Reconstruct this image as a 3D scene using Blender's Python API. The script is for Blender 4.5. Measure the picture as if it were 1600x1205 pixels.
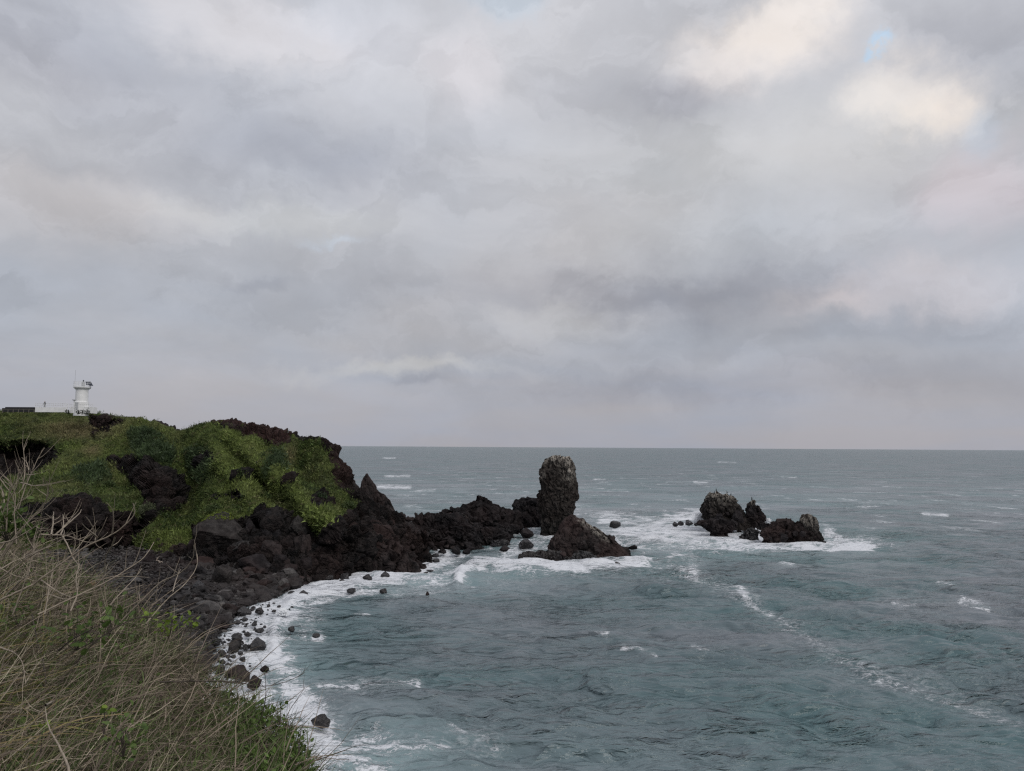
import bpy, math, random
import numpy as np
from mathutils import Vector, Matrix

R = math.radians
sc = bpy.context.scene
for o in list(bpy.data.objects):
    bpy.data.objects.remove(o)

# ------------------------------------------------------------------ camera
FPX = 1155.0; CX = 800.0; CY = 602.5; H = 20.0
PITCH = math.atan(96.0 / FPX); ROLL = 0.0062
_F = np.array([0, math.cos(PITCH), math.sin(PITCH)])
_R0 = np.array([1.0, 0, 0]); _U0 = np.array([0, -math.sin(PITCH), math.cos(PITCH)])
_R = _R0 * math.cos(ROLL) + _U0 * math.sin(ROLL)
_U = _U0 * math.cos(ROLL) - _R0 * math.sin(ROLL)
cam = bpy.data.cameras.new('camera'); camo = bpy.data.objects.new('camera', cam)
sc.collection.objects.link(camo); sc.camera = camo
cam.sensor_width = 36; cam.sensor_fit = 'HORIZONTAL'; cam.lens = FPX / 1600 * 36
cam.clip_start = 0.1; cam.clip_end = 90000
M = Matrix(((_R[0], _U[0], -_F[0], 0), (_R[1], _U[1], -_F[1], 0), (_R[2], _U[2], -_F[2], H), (0, 0, 0, 1)))
camo.matrix_world = M

def ray(px, py):
    px = np.asarray(px, float); py = np.asarray(py, float)
    return FPX * _F + (px - CX)[..., None] * _R - (py - CY)[..., None] * _U
def at(px, py, Y):                       # world point on the sight line at forward distance Y
    d = ray(px, py); s = np.asarray(Y, float) / d[..., 1]
    p = d * s[..., None]; p[..., 2] += H
    return p
def sea_at(px, py, z=0.0):               # world point on the sight line at height z
    d = ray(px, py); s = (z - H) / d[..., 2]
    p = d * s[..., None]; p[..., 2] += H
    return p
def proj(P):
    q = P - np.array([0, 0, H])
    f = q @ _F; f = np.where(np.abs(f) < 1e-6, 1e-6, f)
    return CX + FPX * (q @ _R) / f, CY - FPX * (q @ _U) / f, f
def az_el(px, py):
    d = ray(px, py); d = d / np.linalg.norm(d)
    return math.atan2(d[0], d[1]), math.asin(d[2])

# ------------------------------------------------------------------ node helpers
class NT:
    def __init__(s, tree): s.t = tree; s.n = tree.nodes; s.l = tree.links
    def new(s, typ, **kw):
        n = s.n.new(typ)
        for k, v in kw.items(): setattr(n, k, v)
        return n
    def put(s, sock, v):
        if v is None: return
        if isinstance(v, bpy.types.NodeSocket): s.l.new(v, sock)
        else: sock.default_value = v
    def math(s, op, a, b=None, c=None, clamp=False):
        n = s.new('ShaderNodeMath', operation=op); n.use_clamp = clamp
        s.put(n.inputs[0], a); s.put(n.inputs[1], b); s.put(n.inputs[2], c)
        return n.outputs[0]
    def vec(s, op, a, b=None, scale=None):
        n = s.new('ShaderNodeVectorMath', operation=op)
        s.put(n.inputs[0], a); s.put(n.inputs[1], b)
        if scale is not None: s.put(n.inputs[3], scale)
        return n.outputs[1] if op in ('DOT_PRODUCT', 'LENGTH', 'DISTANCE') else n.outputs[0]
    def noise(s, vec, scale, detail=4, rough=.5, dist=0.0, col=False):
        n = s.new('ShaderNodeTexNoise')
        s.put(n.inputs['Vector'], vec); n.inputs['Scale'].default_value = scale
        n.inputs['Detail'].default_value = detail; n.inputs['Roughness'].default_value = rough
        n.inputs['Distortion'].default_value = dist
        return n.outputs['Color' if col else 'Fac']
    def voro(s, vec, scale, feature='F1', out='Distance', rnd=1.0):
        n = s.new('ShaderNodeTexVoronoi', feature=feature)
        s.put(n.inputs['Vector'], vec); n.inputs['Scale'].default_value = scale
        n.inputs['Randomness'].default_value = rnd
        return n.outputs[out]
    def ramp(s, fac, stops):
        n = s.new('ShaderNodeValToRGB'); s.put(n.inputs[0], fac)
        cr = n.color_ramp
        while len(cr.elements) < len(stops): cr.elements.new(0.5)
        for e, (p, c) in zip(cr.elements, stops):
            e.position = p; e.color = (*c, 1) if len(c) == 3 else c
        return n.outputs[0]
    def mix(s, fac, a, b, blend='MIX'):
        n = s.new('ShaderNodeMix', data_type='RGBA', blend_type=blend)
        s.put(n.inputs[0], fac)
        s.put(n.inputs[6], (*a, 1) if isinstance(a, tuple) and len(a) == 3 else a)
        s.put(n.inputs[7], (*b, 1) if isinstance(b, tuple) and len(b) == 3 else b)
        return n.outputs[2]
    def mapr(s, v, a, b, c=0.0, d=1.0, smooth=False):
        n = s.new('ShaderNodeMapRange')
        if smooth: n.interpolation_type = 'SMOOTHSTEP'
        s.put(n.inputs[0], v)
        for i, q in enumerate((a, b, c, d)): s.put(n.inputs[1 + i], q)
        return n.outputs[0]
    def attr(s, name, out='Fac'):
        n = s.new('ShaderNodeAttribute', attribute_name=name); return n.outputs[out]
    def bump(s, h, strength, dist, normal=None):
        n = s.new('ShaderNodeBump'); s.put(n.inputs['Height'], h)
        n.inputs['Strength'].default_value = strength; n.inputs['Distance'].default_value = dist
        if normal is not None: s.put(n.inputs['Normal'], normal)
        return n.outputs[0]

# ------------------------------------------------------------------ world: overcast evening sky
SUN_EL, SUN_AZ = R(46), R(140)            # azimuth measured from +Y towards +X
world = bpy.data.worlds.new('World'); sc.world = world; world.use_nodes = True
w = NT(world.node_tree); w.n.clear()
geo = w.new('ShaderNodeTexCoord')
dirv = geo.outputs['Generated']
sep = w.new('ShaderNodeSeparateXYZ'); w.put(sep.inputs[0], dirv)
dx, dy, dz = sep.outputs
az = w.math('ARCTAN2', dx, dy); el = w.math('ARCSINE', dz)
cmb = w.new('ShaderNodeCombineXYZ'); w.put(cmb.inputs[0], az); w.put(cmb.inputs[1], el)
ae = cmb.outputs[0]
# warp so that the cloud banks have ragged edges
wn = w.noise(dirv, 5.0, 7, .62, 0.2, col=True)
wv = w.vec('MULTIPLY', w.vec('SUBTRACT', wn, (.5, .5, .5)), (0.20, 0.13, 0))
wf = w.vec('MULTIPLY', w.vec('SUBTRACT', w.noise(dirv, 17.0, 6, .6, 0.3, col=True), (.5, .5, .5)), (0.075, 0.045, 0))
aew = w.vec('ADD', w.vec('ADD', ae, wv), wf)
dzc = w.math('ADD', w.math('MAXIMUM', dz, 0.0), 0.16)
pc = w.new('ShaderNodeCombineXYZ')
w.put(pc.inputs[0], w.math('DIVIDE', dx, dzc)); w.put(pc.inputs[1], w.math('DIVIDE', dy, dzc))
deck = pc.outputs[0]
# base colour by height
base = w.ramp(w.mapr(el, 0.0, 0.62), [
    (0.00, (0.385, 0.388, 0.440)), (0.10, (0.405, 0.410, 0.462)), (0.22, (0.430, 0.437, 0.478)),
    (0.42, (0.482, 0.491, 0.532)), (0.65, (0.55, 0.558, 0.602)), (1.0, (0.58, 0.588, 0.635))])
n1 = w.noise(deck, 0.95, 8, .56, 0.5)
n2 = w.noise(w.vec('MULTIPLY', aew, (3.0, 9.0, 1.0)), 1.0, 7, .55, 0.2)
n3 = w.noise(deck, 0.6, 4, .5, 0.2)
n4 = w.noise(w.vec('MULTIPLY', dirv, (1.0, 1.0, 1.7)), 3.6, 10, .62, 0.7)
n5 = w.mapr(w.noise(w.vec('MULTIPLY', aew, (2.2, 4.2, 1.0)), 1.7, 9, .60, 0.5), .44, .54, -.5, .5, smooth=True)
br = w.math('ADD', w.math('MULTIPLY', w.math('SUBTRACT', n1, .5), 0.30),
            w.math('MULTIPLY', w.math('SUBTRACT', n2, .5), 0.36))
fade = w.mapr(el, 0.0, 0.16, 0.22, 1.0, smooth=True)
br = w.math('ADD', br, w.math('ADD', w.math('MULTIPLY', w.math('SUBTRACT', n4, .5), 0.42), w.math('MULTIPLY', n5, 0.09)))
br = w.math('MULTIPLY', br, fade)
br = w.math('ADD', br, 1.0)
cloud = w.vec('SCALE', base, scale=br)
warm = w.mix(w.mapr(n3, .38, .62), (0.97, 1.005, 1.03), (1.03, 1.0, 0.955))
cloud = w.mix(1.0, cloud, warm, 'MULTIPLY')
banks = [  # photograph position of each cloud bank, its extent, and what it adds
    (1205, 68, 85, 40, (.23, .18, .13)), (1240, 40, 50, 30, (.09, .07, .04)), (1425, 150, 68, 34, (.25, .20, .14)),
    (1480, 175, 40, 25, (.14, .10, .06)),
    (370, 35, 120, 45, (.15, .12, .10)), (730, 125, 60, 45, (.12, .10, .10)), (560, 60, 90, 40, (.07, .07, .08)),
    (250, 140, 210, 36, (-.08, -.075, -.06)), (370, 240, 150, 30, (-.09, -.085, -.07)),
    (560, 260, 120, 40, (-.06, -.06, -.05)), (950, 465, 300, 34, (-.075, -.072, -.06)),
    (1060, 440, 200, 20, (-.05, -.05, -.04)), (1130, 598, 260, 24, (-.05, -.055, -.045)),
    (520, 384, 36, 7, (.04, .07, .10)), (630, 572, 130, 12, (.10, .09, .06)), (880, 498, 90, 20, (.06, .055, .04)),
    (90, 320, 120, 36, (.07, .05, .035)), (420, 345, 160, 20, (.06, .06, .045)),
    (1400, 462, 130, 30, (.12, .085, .07)), (1290, 480, 40, 12, (.07, .05, .04)), (1540, 300, 80, 50, (.10, .05, .05)),
    (1090, 140, 60, 26, (-.10, -.10, -.085)), (1000, 170, 120, 50, (-.05, -.045, -.04)),
    (800, 5, 60, 22, (-.02, .03, .07)), (1540, 75, 80, 60, (-.10, -.10, -.07)), (20, 20, 150, 60, (-.10, -.09, -.08)),
    (1385, 92, 18, 5, (-.08, .05, .17)), (1530, 205, 26, 26, (-.02, .015, .05)), (1200, 240, 260, 60, (.035, .035, .02)),
    (400, 436, 40, 10, (-.06, -.06, -.05)), (190, 270, 90, 18, (-.05, -.04, -.02)), (1120, 360, 160, 26, (.04, .045, .045)),
    (660, 605, 40, 7, (-.05, -.05, -.04)), (1350, 520, 260, 16, (-.03, -.03, -.02)),
]
acc = None
for (px, py, sx, sy, c) in banks:
    if max(c) < 0: c = (sum(c) / 3 * 1.0, sum(c) / 3 * 1.02, sum(c) / 3 * .98)
    a0, e0 = az_el(px, py)
    d = w.vec('MULTIPLY', w.vec('SUBTRACT', aew, (a0, e0, 0)), (FPX / (sx * 1.25), FPX / (sy * 1.25), 0))
    g = w.math('POWER', 2.71828, w.math('MULTIPLY', w.math('POWER', w.vec('DOT_PRODUCT', d, d), 1.5), -1.0))
    v = w.vec('SCALE', c, scale=g)
    acc = v if acc is None else w.vec('ADD', acc, v)
cloud = w.vec('ADD', cloud, acc)
cloud = w.vec('MAXIMUM', cloud, (0.02, 0.02, 0.02))
# below the horizon (never seen past the sea): dull grey
cloud = w.mix(w.mapr(dz, -0.02, -0.002), (0.15, 0.17, 0.19), cloud)
sky = w.new('ShaderNodeTexSky', sky_type='NISHITA'); sky.sun_disc = False
sky.sun_elevation = SUN_EL; sky.sun_rotation = SUN_AZ
SKY_K = 0.1
full = w.mix(0.97, sky.outputs[0], w.vec('SCALE', cloud, scale=1.0 / SKY_K))
bg = w.new('ShaderNodeBackground'); w.put(bg.inputs[0], full); bg.inputs[1].default_value = SKY_K
wo = w.new('ShaderNodeOutputWorld'); w.l.new(bg.outputs[0], wo.inputs[0])
world.cycles.sampling_method = 'MANUAL'; world.cycles.sample_map_resolution = 512

sun = bpy.data.lights.new('sun', 'SUN'); suno = bpy.data.objects.new('sun', sun)
sc.collection.objects.link(suno)
sun.energy = 1.5; sun.angle = R(40); sun.color = (1.0, 0.965, 0.91)
sdir = Vector((math.sin(SUN_AZ) * math.cos(SUN_EL), math.cos(SUN_AZ) * math.cos(SUN_EL), math.sin(SUN_EL)))
suno.rotation_euler = sdir.to_track_quat('Z', 'Y').to_euler()
vs = sc.view_settings; vs.view_transform = 'Standard'; vs.look = 'None'; vs.gamma = 1; vs.exposure = 0.0
vs.use_curve_mapping = False
sc.render.engine = 'CYCLES'
sc.cycles.max_bounces = 5; sc.cycles.diffuse_bounces = 3; sc.cycles.glossy_bounces = 3
sc.cycles.transmission_bounces = 3; sc.cycles.caustics_reflective = False; sc.cycles.caustics_refractive = False
sc.cycles.use_denoising = False
sc.cycles.filter_width = 1.3

# ------------------------------------------------------------------ numpy noise
def _h(ix, iy, iz, s):
    with np.errstate(over='ignore'):
        n = (ix.astype(np.uint32) * np.uint32(374761393) + iy.astype(np.uint32) * np.uint32(668265263)
             + iz.astype(np.uint32) * np.uint32(2147483647) + np.uint32(s * 1013904223 & 0xffffffff))
        n = (n ^ (n >> np.uint32(13))) * np.uint32(1274126177)
        n = (n ^ (n >> np.uint32(16))) * np.uint32(2246822519)
        n = n ^ (n >> np.uint32(15))
    return n.astype(np.float64) / 4294967295.0
def vnoise(P, s=0):
    f = np.floor(P); i = f.astype(np.int64); t = P - f; t = t * t * t * (t * (t * 6 - 15) + 10)
    r = 0
    for a in (0, 1):
        wx = t[:, 0] if a else 1 - t[:, 0]
        for b in (0, 1):
            wy = t[:, 1] if b else 1 - t[:, 1]
            for c in (0, 1):
                wz = t[:, 2] if c else 1 - t[:, 2]
                r = r + wx * wy * wz * _h(i[:, 0] + a, i[:, 1] + b, i[:, 2] + c, s)
    return r * 2 - 1
def fbm(P, sc_=1.0, oct=4, gain=.5, s=0, ridged=False):
    r = np.zeros(len(P)); a = 1.0; f = 1.0 / sc_; tot = 0
    for k in range(oct):
        n = vnoise(P * f + 17.3 * k, s + k)
        r += a * ((1 - 2 * np.abs(n)) if ridged else n); tot += a; a *= gain; f *= 2.03
    return r / tot
def worley(P, s=0):                      # f1, f2, random value of the nearest cell
    i = np.floor(P).astype(np.int64)
    f1 = np.full(len(P), 9.0); f2 = np.full(len(P), 9.0); cid = np.zeros(len(P))
    for a in (-1, 0, 1):
        for b in (-1, 0, 1):
            for c in (-1, 0, 1):
                jx, jy, jz = i[:, 0] + a, i[:, 1] + b, i[:, 2] + c
                q = np.stack([jx + _h(jx, jy, jz, s + 1), jy + _h(jx, jy, jz, s + 2), jz + _h(jx, jy, jz, s + 3)], 1)
                d = np.linalg.norm(P - q, axis=1); v = _h(jx, jy, jz, s + 4)
                near = d < f1
                f2 = np.where(near, f1, np.minimum(f2, d)); f1 = np.where(near, d, f1); cid = np.where(near, v, cid)
    return f1, f2, cid
def poly_sd(px, py, poly):               # signed distance, positive inside
    x = np.asarray(px, float); y = np.asarray(py, float); best = np.full(x.shape, 1e9); ins = np.zeros(x.shape, bool)
    n = len(poly)
    for k in range(n):
        x1, y1 = poly[k]; x2, y2 = poly[(k + 1) % n]
        ex, ey = x2 - x1, y2 - y1
        t = np.clip(((x - x1) * ex + (y - y1) * ey) / (ex * ex + ey * ey + 1e-9), 0, 1)
        best = np.minimum(best, np.hypot(x - x1 - t * ex, y - y1 - t * ey))
        c = ((y1 > y) != (y2 > y)) & (x < (x2 - x1) * (y - y1) / ((y2 - y1) + 1e-12) + x1)
        ins ^= c
    return np.where(ins, best, -best)
def line_d(px, py, pts):                 # distance to a polyline
    best = np.full(px.shape, 1e9)
    for (x1, y1), (x2, y2) in zip(pts[:-1], pts[1:]):
        ex, ey = x2 - x1, y2 - y1
        t = np.clip(((px - x1) * ex + (py - y1) * ey) / (ex * ex + ey * ey + 1e-9), 0, 1)
        best = np.minimum(best, np.hypot(px - x1 - t * ex, py - y1 - t * ey))
    return best
def sstep(a, b, x):
    t = np.clip((x - a) / (b - a), 0, 1); return t * t * (3 - 2 * t)
rng = np.random.default_rng(7)

# ------------------------------------------------------------------ object helpers
def mesh_from(name, V, F, mat, attrs=None, smooth=False, k=None):
    me = bpy.data.meshes.new(name)
    V = np.asarray(V, np.float32); F = np.asarray(F, np.int32)
    k = F.shape[1]
    me.vertices.add(len(V)); me.vertices.foreach_set('co', V.ravel())
    me.loops.add(F.size); me.loops.foreach_set('vertex_index', F.ravel())
    me.polygons.add(len(F)); me.polygons.foreach_set('loop_start', np.arange(0, F.size, k, dtype=np.int32))
    if smooth: me.polygons.foreach_set('use_smooth', np.ones(len(F), bool))
    else: me.polygons.foreach_set('use_smooth', np.zeros(len(F), bool))
    for an, av in (attrs or {}).items():
        av = np.asarray(av, np.float32)
        if av.ndim == 1:
            a = me.attributes.new(an, 'FLOAT', 'POINT'); a.data.foreach_set('value', av)
        else:
            a = me.attributes.new(an, 'FLOAT_COLOR', 'POINT')
            a.data.foreach_set('color', np.concatenate([av, np.ones((len(av), 1), np.float32)], 1).ravel())
    me.update(calc_edges=True); me.validate()
    if mat: me.materials.append(mat)
    return me
def obj(name, me, parent=None, loc=None):
    o = bpy.data.objects.new(name, me); sc.collection.objects.link(o)
    if parent: o.parent = parent
    if loc is not None: o.location = loc
    return o
def tag(o, label=None, cat=None, group=None, kind=None):
    if label: o['label'] = label
    if cat: o['category'] = cat
    if group: o['group'] = group
    if kind: o['kind'] = kind
    return o
def grid_faces(nr, nc, wrap=False):
    i, j = np.meshgrid(np.arange(nr - 1), np.arange(nc if wrap else nc - 1), indexing='ij')
    j2 = (j + 1) % nc
    return np.stack([i * nc + j, i * nc + j2, (i + 1) * nc + j2, (i + 1) * nc + j], -1).reshape(-1, 4)
class Acc:                               # collects small polygons into one mesh
    def __init__(s): s.V = []; s.F = []; s.n = 0; s.A = []
    def add(s, V, F, a=None):
        s.V.append(V); s.F.append(np.asarray(F) + s.n); s.n += len(V)
        if a is not None: s.A.append(a)
    def mesh(s, name, mat, smooth=False):
        return mesh_from(name, np.concatenate(s.V), np.concatenate(s.F), mat,
                         {'tint': np.concatenate(s.A)} if s.A else None, smooth)
def box_vf(cx, cy, cz, sx, sy, sz, rot=None):
    v = np.array([(x, y, z) for x in (-.5, .5) for y in (-.5, .5) for z in (-.5, .5)], float) * (sx, sy, sz)
    if rot is not None: v = v @ np.array(rot).T
    v += (cx, cy, cz)
    f = np.array([(0, 1, 3, 2), (4, 6, 7, 5), (0, 4, 5, 1), (2, 3, 7, 6), (0, 2, 6, 4), (1, 5, 7, 3)])
    return v, f
def tube_vf(P, rad, ns=6, cap=True):
    P = np.asarray(P, float); n = len(P); rad = np.broadcast_to(np.asarray(rad, float), (n,))
    T = np.gradient(P, axis=0); T /= np.linalg.norm(T, axis=1)[:, None] + 1e-12
    up = np.array([0, 0, 1.0]) if abs(T[0, 2]) < .9 else np.array([1.0, 0, 0])
    V = []
    for i in range(n):
        a = np.cross(T[i], up); a /= np.linalg.norm(a) + 1e-12; b = np.cross(T[i], a)
        th = np.arange(ns) * 2 * math.pi / ns
        V.append(P[i] + rad[i] * (np.cos(th)[:, None] * a + np.sin(th)[:, None] * b))
    return np.concatenate(V), grid_faces(n, ns, wrap=True)
def ico(sub):
    import bmesh
    bm = bmesh.new(); bmesh.ops.create_icosphere(bm, subdivisions=sub, radius=1)
    V = np.array([v.co[:] for v in bm.verts]); F = np.array([[v.index for v in f.verts] for f in bm.faces]); bm.free()
    return V, F
ICO = {k: ico(k) for k in (1, 2, 3, 4)}

# ------------------------------------------------------------------ materials
def new_mat(name):
    m = bpy.data.materials.new(name); m.use_nodes = True; t = NT(m.node_tree)
    return m, t, m.node_tree.nodes['Principled BSDF']
def simple(name, col, rough=.7, metal=0.0, var=.15, scale=3.0):
    m, t, b = new_mat(name)
    tc = t.new('ShaderNodeTexCoord').outputs['Object']
    n = t.noise(tc, scale, 5, .6)
    c = t.mix(1.0, (*col, 1), t.ramp(n, [(.3, (1 - var,) * 3), (.7, (1 + var,) * 3)]), 'MULTIPLY')
    t.put(b.inputs['Base Color'], c); b.inputs['Roughness'].default_value = rough; b.inputs['Metallic'].default_value = metal
    return m
def rock_mat(name, dark, light, red, redness=.5, pale=0.0, grit=1.0, rough=.85):
    """volcanic rock: black to brown, patches of rust red, grey lichen, and a pale droppings layer from attribute 'pale'"""
    m, t, b = new_mat(name)
    tc = t.new('ShaderNodeNewGeometry').outputs['Position']
    big = t.noise(tc, .12, 5, .6, .4); mid = t.noise(tc, .9, 6, .65, .3); fin = t.noise(tc, 5.0, 6, .7)
    c = t.mix(t.mapr(mid, .41, .64), dark, light)
    c = t.mix(t.math('MULTIPLY', t.mapr(big, .42, .62), redness, clamp=True), c, red)
    lich = t.mapr(t.noise(tc, 2.3, 7, .72, .6), .60, .70)
    c = t.mix(t.math('MULTIPLY', lich, .30), c, (0.085, 0.08, 0.075))
    c = t.mix(1.0, c, t.ramp(fin, [(.28, (.68,) * 3), (.5, (1,) * 3), (.75, (1.35,) * 3)]), 'MULTIPLY')
    tc2 = t.vec('MULTIPLY', tc, (1, 1, .45))
    cr = t.voro(tc2, 0.45, 'DISTANCE_TO_EDGE'); cr2 = t.voro(t.vec('ADD', tc2, t.vec('SCALE', t.noise(tc, 1.2, 3, .6, col=True), scale=1.6)), 1.1, 'DISTANCE_TO_EDGE')
    pa = t.math('MULTIPLY', t.attr('pale'), t.mapr(t.noise(tc2, 1.5, 6, .75, .8), .45, .57))
    c = t.mix(t.math('MULTIPLY', pa, 1.0, clamp=True), c, (0.36, 0.33, 0.29))
    t.put(b.inputs['Base Color'], c)
    rz = t.mapr(t.new('ShaderNodeSeparateXYZ').outputs[2], 0, 1)
    b.inputs['Roughness'].default_value = rough; b.inputs['Specular IOR Level'].default_value = .5 if rough < .5 else .2
    h = t.math('ADD', t.math('MULTIPLY', t.mapr(cr2, 0, .12), .5), t.math('MULTIPLY', fin, 1.0))
    h = t.math('ADD', h, t.math('MULTIPLY', t.mapr(cr, 0, .06), .6))
    n1 = t.bump(h, min(1.0, .7 * grit), .14)
    t.put(b.inputs['Normal'], n1)
    return m
M_rock = rock_mat('black_lava_rock', (0.005, 0.0045, 0.0055), (0.030, 0.0265, 0.028), (0.030, 0.018, 0.017), .45)
M_rock_red = rock_mat('brown_lava_rock', (0.0065, 0.0054, 0.0057), (0.044, 0.035, 0.034), (0.043, 0.025, 0.023), .55)
M_rock_grey = rock_mat('grey_lava_rock', (0.014, 0.013, 0.0135), (0.056, 0.051, 0.049), (0.036, 0.025, 0.022), .4)
M_rock_wet = rock_mat('wet_black_rock', (0.006, 0.006, 0.007), (0.022, 0.020, 0.022), (0.028, 0.018, 0.016), .4, rough=.38)

M_cob_b = rock_mat('dark_cobble_stone', (0.016, 0.015, 0.016), (0.050, 0.046, 0.046), (0.045, 0.032, 0.029), .4)
M_cob_g = rock_mat('grey_cobble_stone', (0.040, 0.039, 0.040), (0.120, 0.113, 0.110), (0.07, 0.055, 0.05), .3)
M_stack = rock_mat('lichened_stack_rock', (0.0055, 0.005, 0.005), (0.044, 0.039, 0.036), (0.030, 0.020, 0.017), .4)

def land_mat():
    m, t, b = new_mat('headland_turf_and_rock')
    tc = t.new('ShaderNodeNewGeometry').outputs['Position']
    big = t.noise(tc, .10, 4, .6, .5); mid = t.noise(tc, .8, 6, .65, .3); fin = t.noise(tc, 4.5, 6, .7)
    rock = t.mix(t.mapr(mid, .41, .64), (0.005, 0.0045, 0.005), (0.032, 0.026, 0.025))
    rock = t.mix(t.math('MAXIMUM', t.math('MULTIPLY', t.mapr(big, .45, .62), .35), t.attr('red')), rock, (0.046, 0.024, 0.021))
    rock = t.mix(t.math('MULTIPLY', t.mapr(t.noise(tc, 2.1, 7, .72, .6), .58, .70), .5), rock, (0.085, 0.08, 0.07))
    rock = t.mix(1.0, rock, t.ramp(fin, [(.28, (.45,) * 3), (.5, (1,) * 3), (.75, (1.55,) * 3)]), 'MULTIPLY')
    veg = t.ramp(t.noise(tc, .55, 6, .7, .4), [(.25, (0.034, 0.050, 0.016)), (.45, (0.075, 0.098, 0.028)), (.6, (0.11, 0.135, 0.038)), (.78, (0.14, 0.145, 0.055))])
    veg = t.mix(t.math('MULTIPLY', t.attr('straw'), .8), veg, (0.16, 0.14, 0.075))
    veg = t.mix(1.0, veg, t.ramp(fin, [(.28, (.4,) * 3), (.5, (1,) * 3), (.75, (1.6,) * 3)]), 'MULTIPLY')
    f = t.mapr(t.math('ADD', t.attr('veg'), t.math('MULTIPLY', t.math('SUBTRACT', mid, .5), .9)), .42, .58)
    t.put(b.inputs['Base Color'], t.mix(f, rock, veg)); b.inputs['Roughness'].default_value = .9; b.inputs['Specular IOR Level'].default_value = .2
    cr = t.voro(t.vec('ADD', tc, t.vec('SCALE', t.noise(tc, .9, 3, .6, col=True), scale=1.5)), 1.1, 'DISTANCE_TO_EDGE')
    h = t.math('ADD', t.math('MULTIPLY', t.mapr(cr, 0, .12), t.math('SUBTRACT', 1.0, f)), t.math('MULTIPLY', fin, 1.4))
    t.put(b.inputs['Normal'], t.bump(h, .9, .3))
    return m
M_land = land_mat()

def leaf_mat(name, base_attr=True, col=(0.06, 0.09, 0.025), trans=.25, rough=.6):
    m, t, b = new_mat(name)
    c = t.attr('tint', 'Color') if base_attr else None
    if c is None:
        inf = t.new('ShaderNodeObjectInfo').outputs['Random']
        c = t.mix(1.0, (*col, 1), t.ramp(inf, [(0, (.65, .7, .6)), (1, (1.35, 1.25, 1.3))]), 'MULTIPLY')
    t.put(b.inputs['Base Color'], c); b.inputs['Roughness'].default_value = rough
    b.inputs['Specular IOR Level'].default_value = .25
    tr = t.new('ShaderNodeBsdfTranslucent'); t.put(tr.inputs[0], c)
    mx = t.new('ShaderNodeMixShader'); mx.inputs[0].default_value = trans
    out = m.node_tree.nodes['Material Output']
    t.l.new(b.outputs[0], mx.inputs[1]); t.l.new(tr.outputs[0], mx.inputs[2]); t.l.new(mx.outputs[0], out.inputs[0])
    return m
M_leaf = leaf_mat('leaf_clumps')
M_grass = leaf_mat('dry_grass', trans=.15, rough=.75)
M_leaf_bright = leaf_mat('bright_green_leaf', False, (0.16, 0.235, 0.035), .35, .5)
M_leaf_mid = leaf_mat('mid_green_leaf', False, (0.085, 0.135, 0.035), .3, .55)
M_twig = simple('bare_grey_wood', (0.27, 0.225, 0.175), .85, var=.35, scale=25)
M_twig_dark = simple('dark_twig_bark', (0.06, 0.048, 0.038), .9, var=.3, scale=25)
M_white = simple('white_weathered_paint', (0.74, 0.74, 0.74), .6, var=.10, scale=.8)
M_metal = simple('galvanised_metal', (0.42, 0.43, 0.44), .5, .3, var=.1)
M_panel = simple('solar_panel_glass', (0.02, 0.025, 0.04), .25, var=.1)
M_dark = simple('black_netting', (0.016, 0.016, 0.018), .9, var=.3, scale=6)
M_wood = simple('weathered_fence_wood', (0.15, 0.135, 0.11), .9, var=.3)
M_bird = simple('black_plumage', (0.008, 0.008, 0.009), .7)
M_skin = simple('skin', (0.45, 0.30, 0.23), .6)
M_cloth = simple('dark_jacket_cloth', (0.02, 0.021, 0.026), .9)
M_orange = simple('faded_orange_plastic', (0.42, 0.10, 0.045), .6)
M_bleached = simple('bleached_driftwood', (0.30, 0.25, 0.21), .9, var=.3, scale=6)

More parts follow.
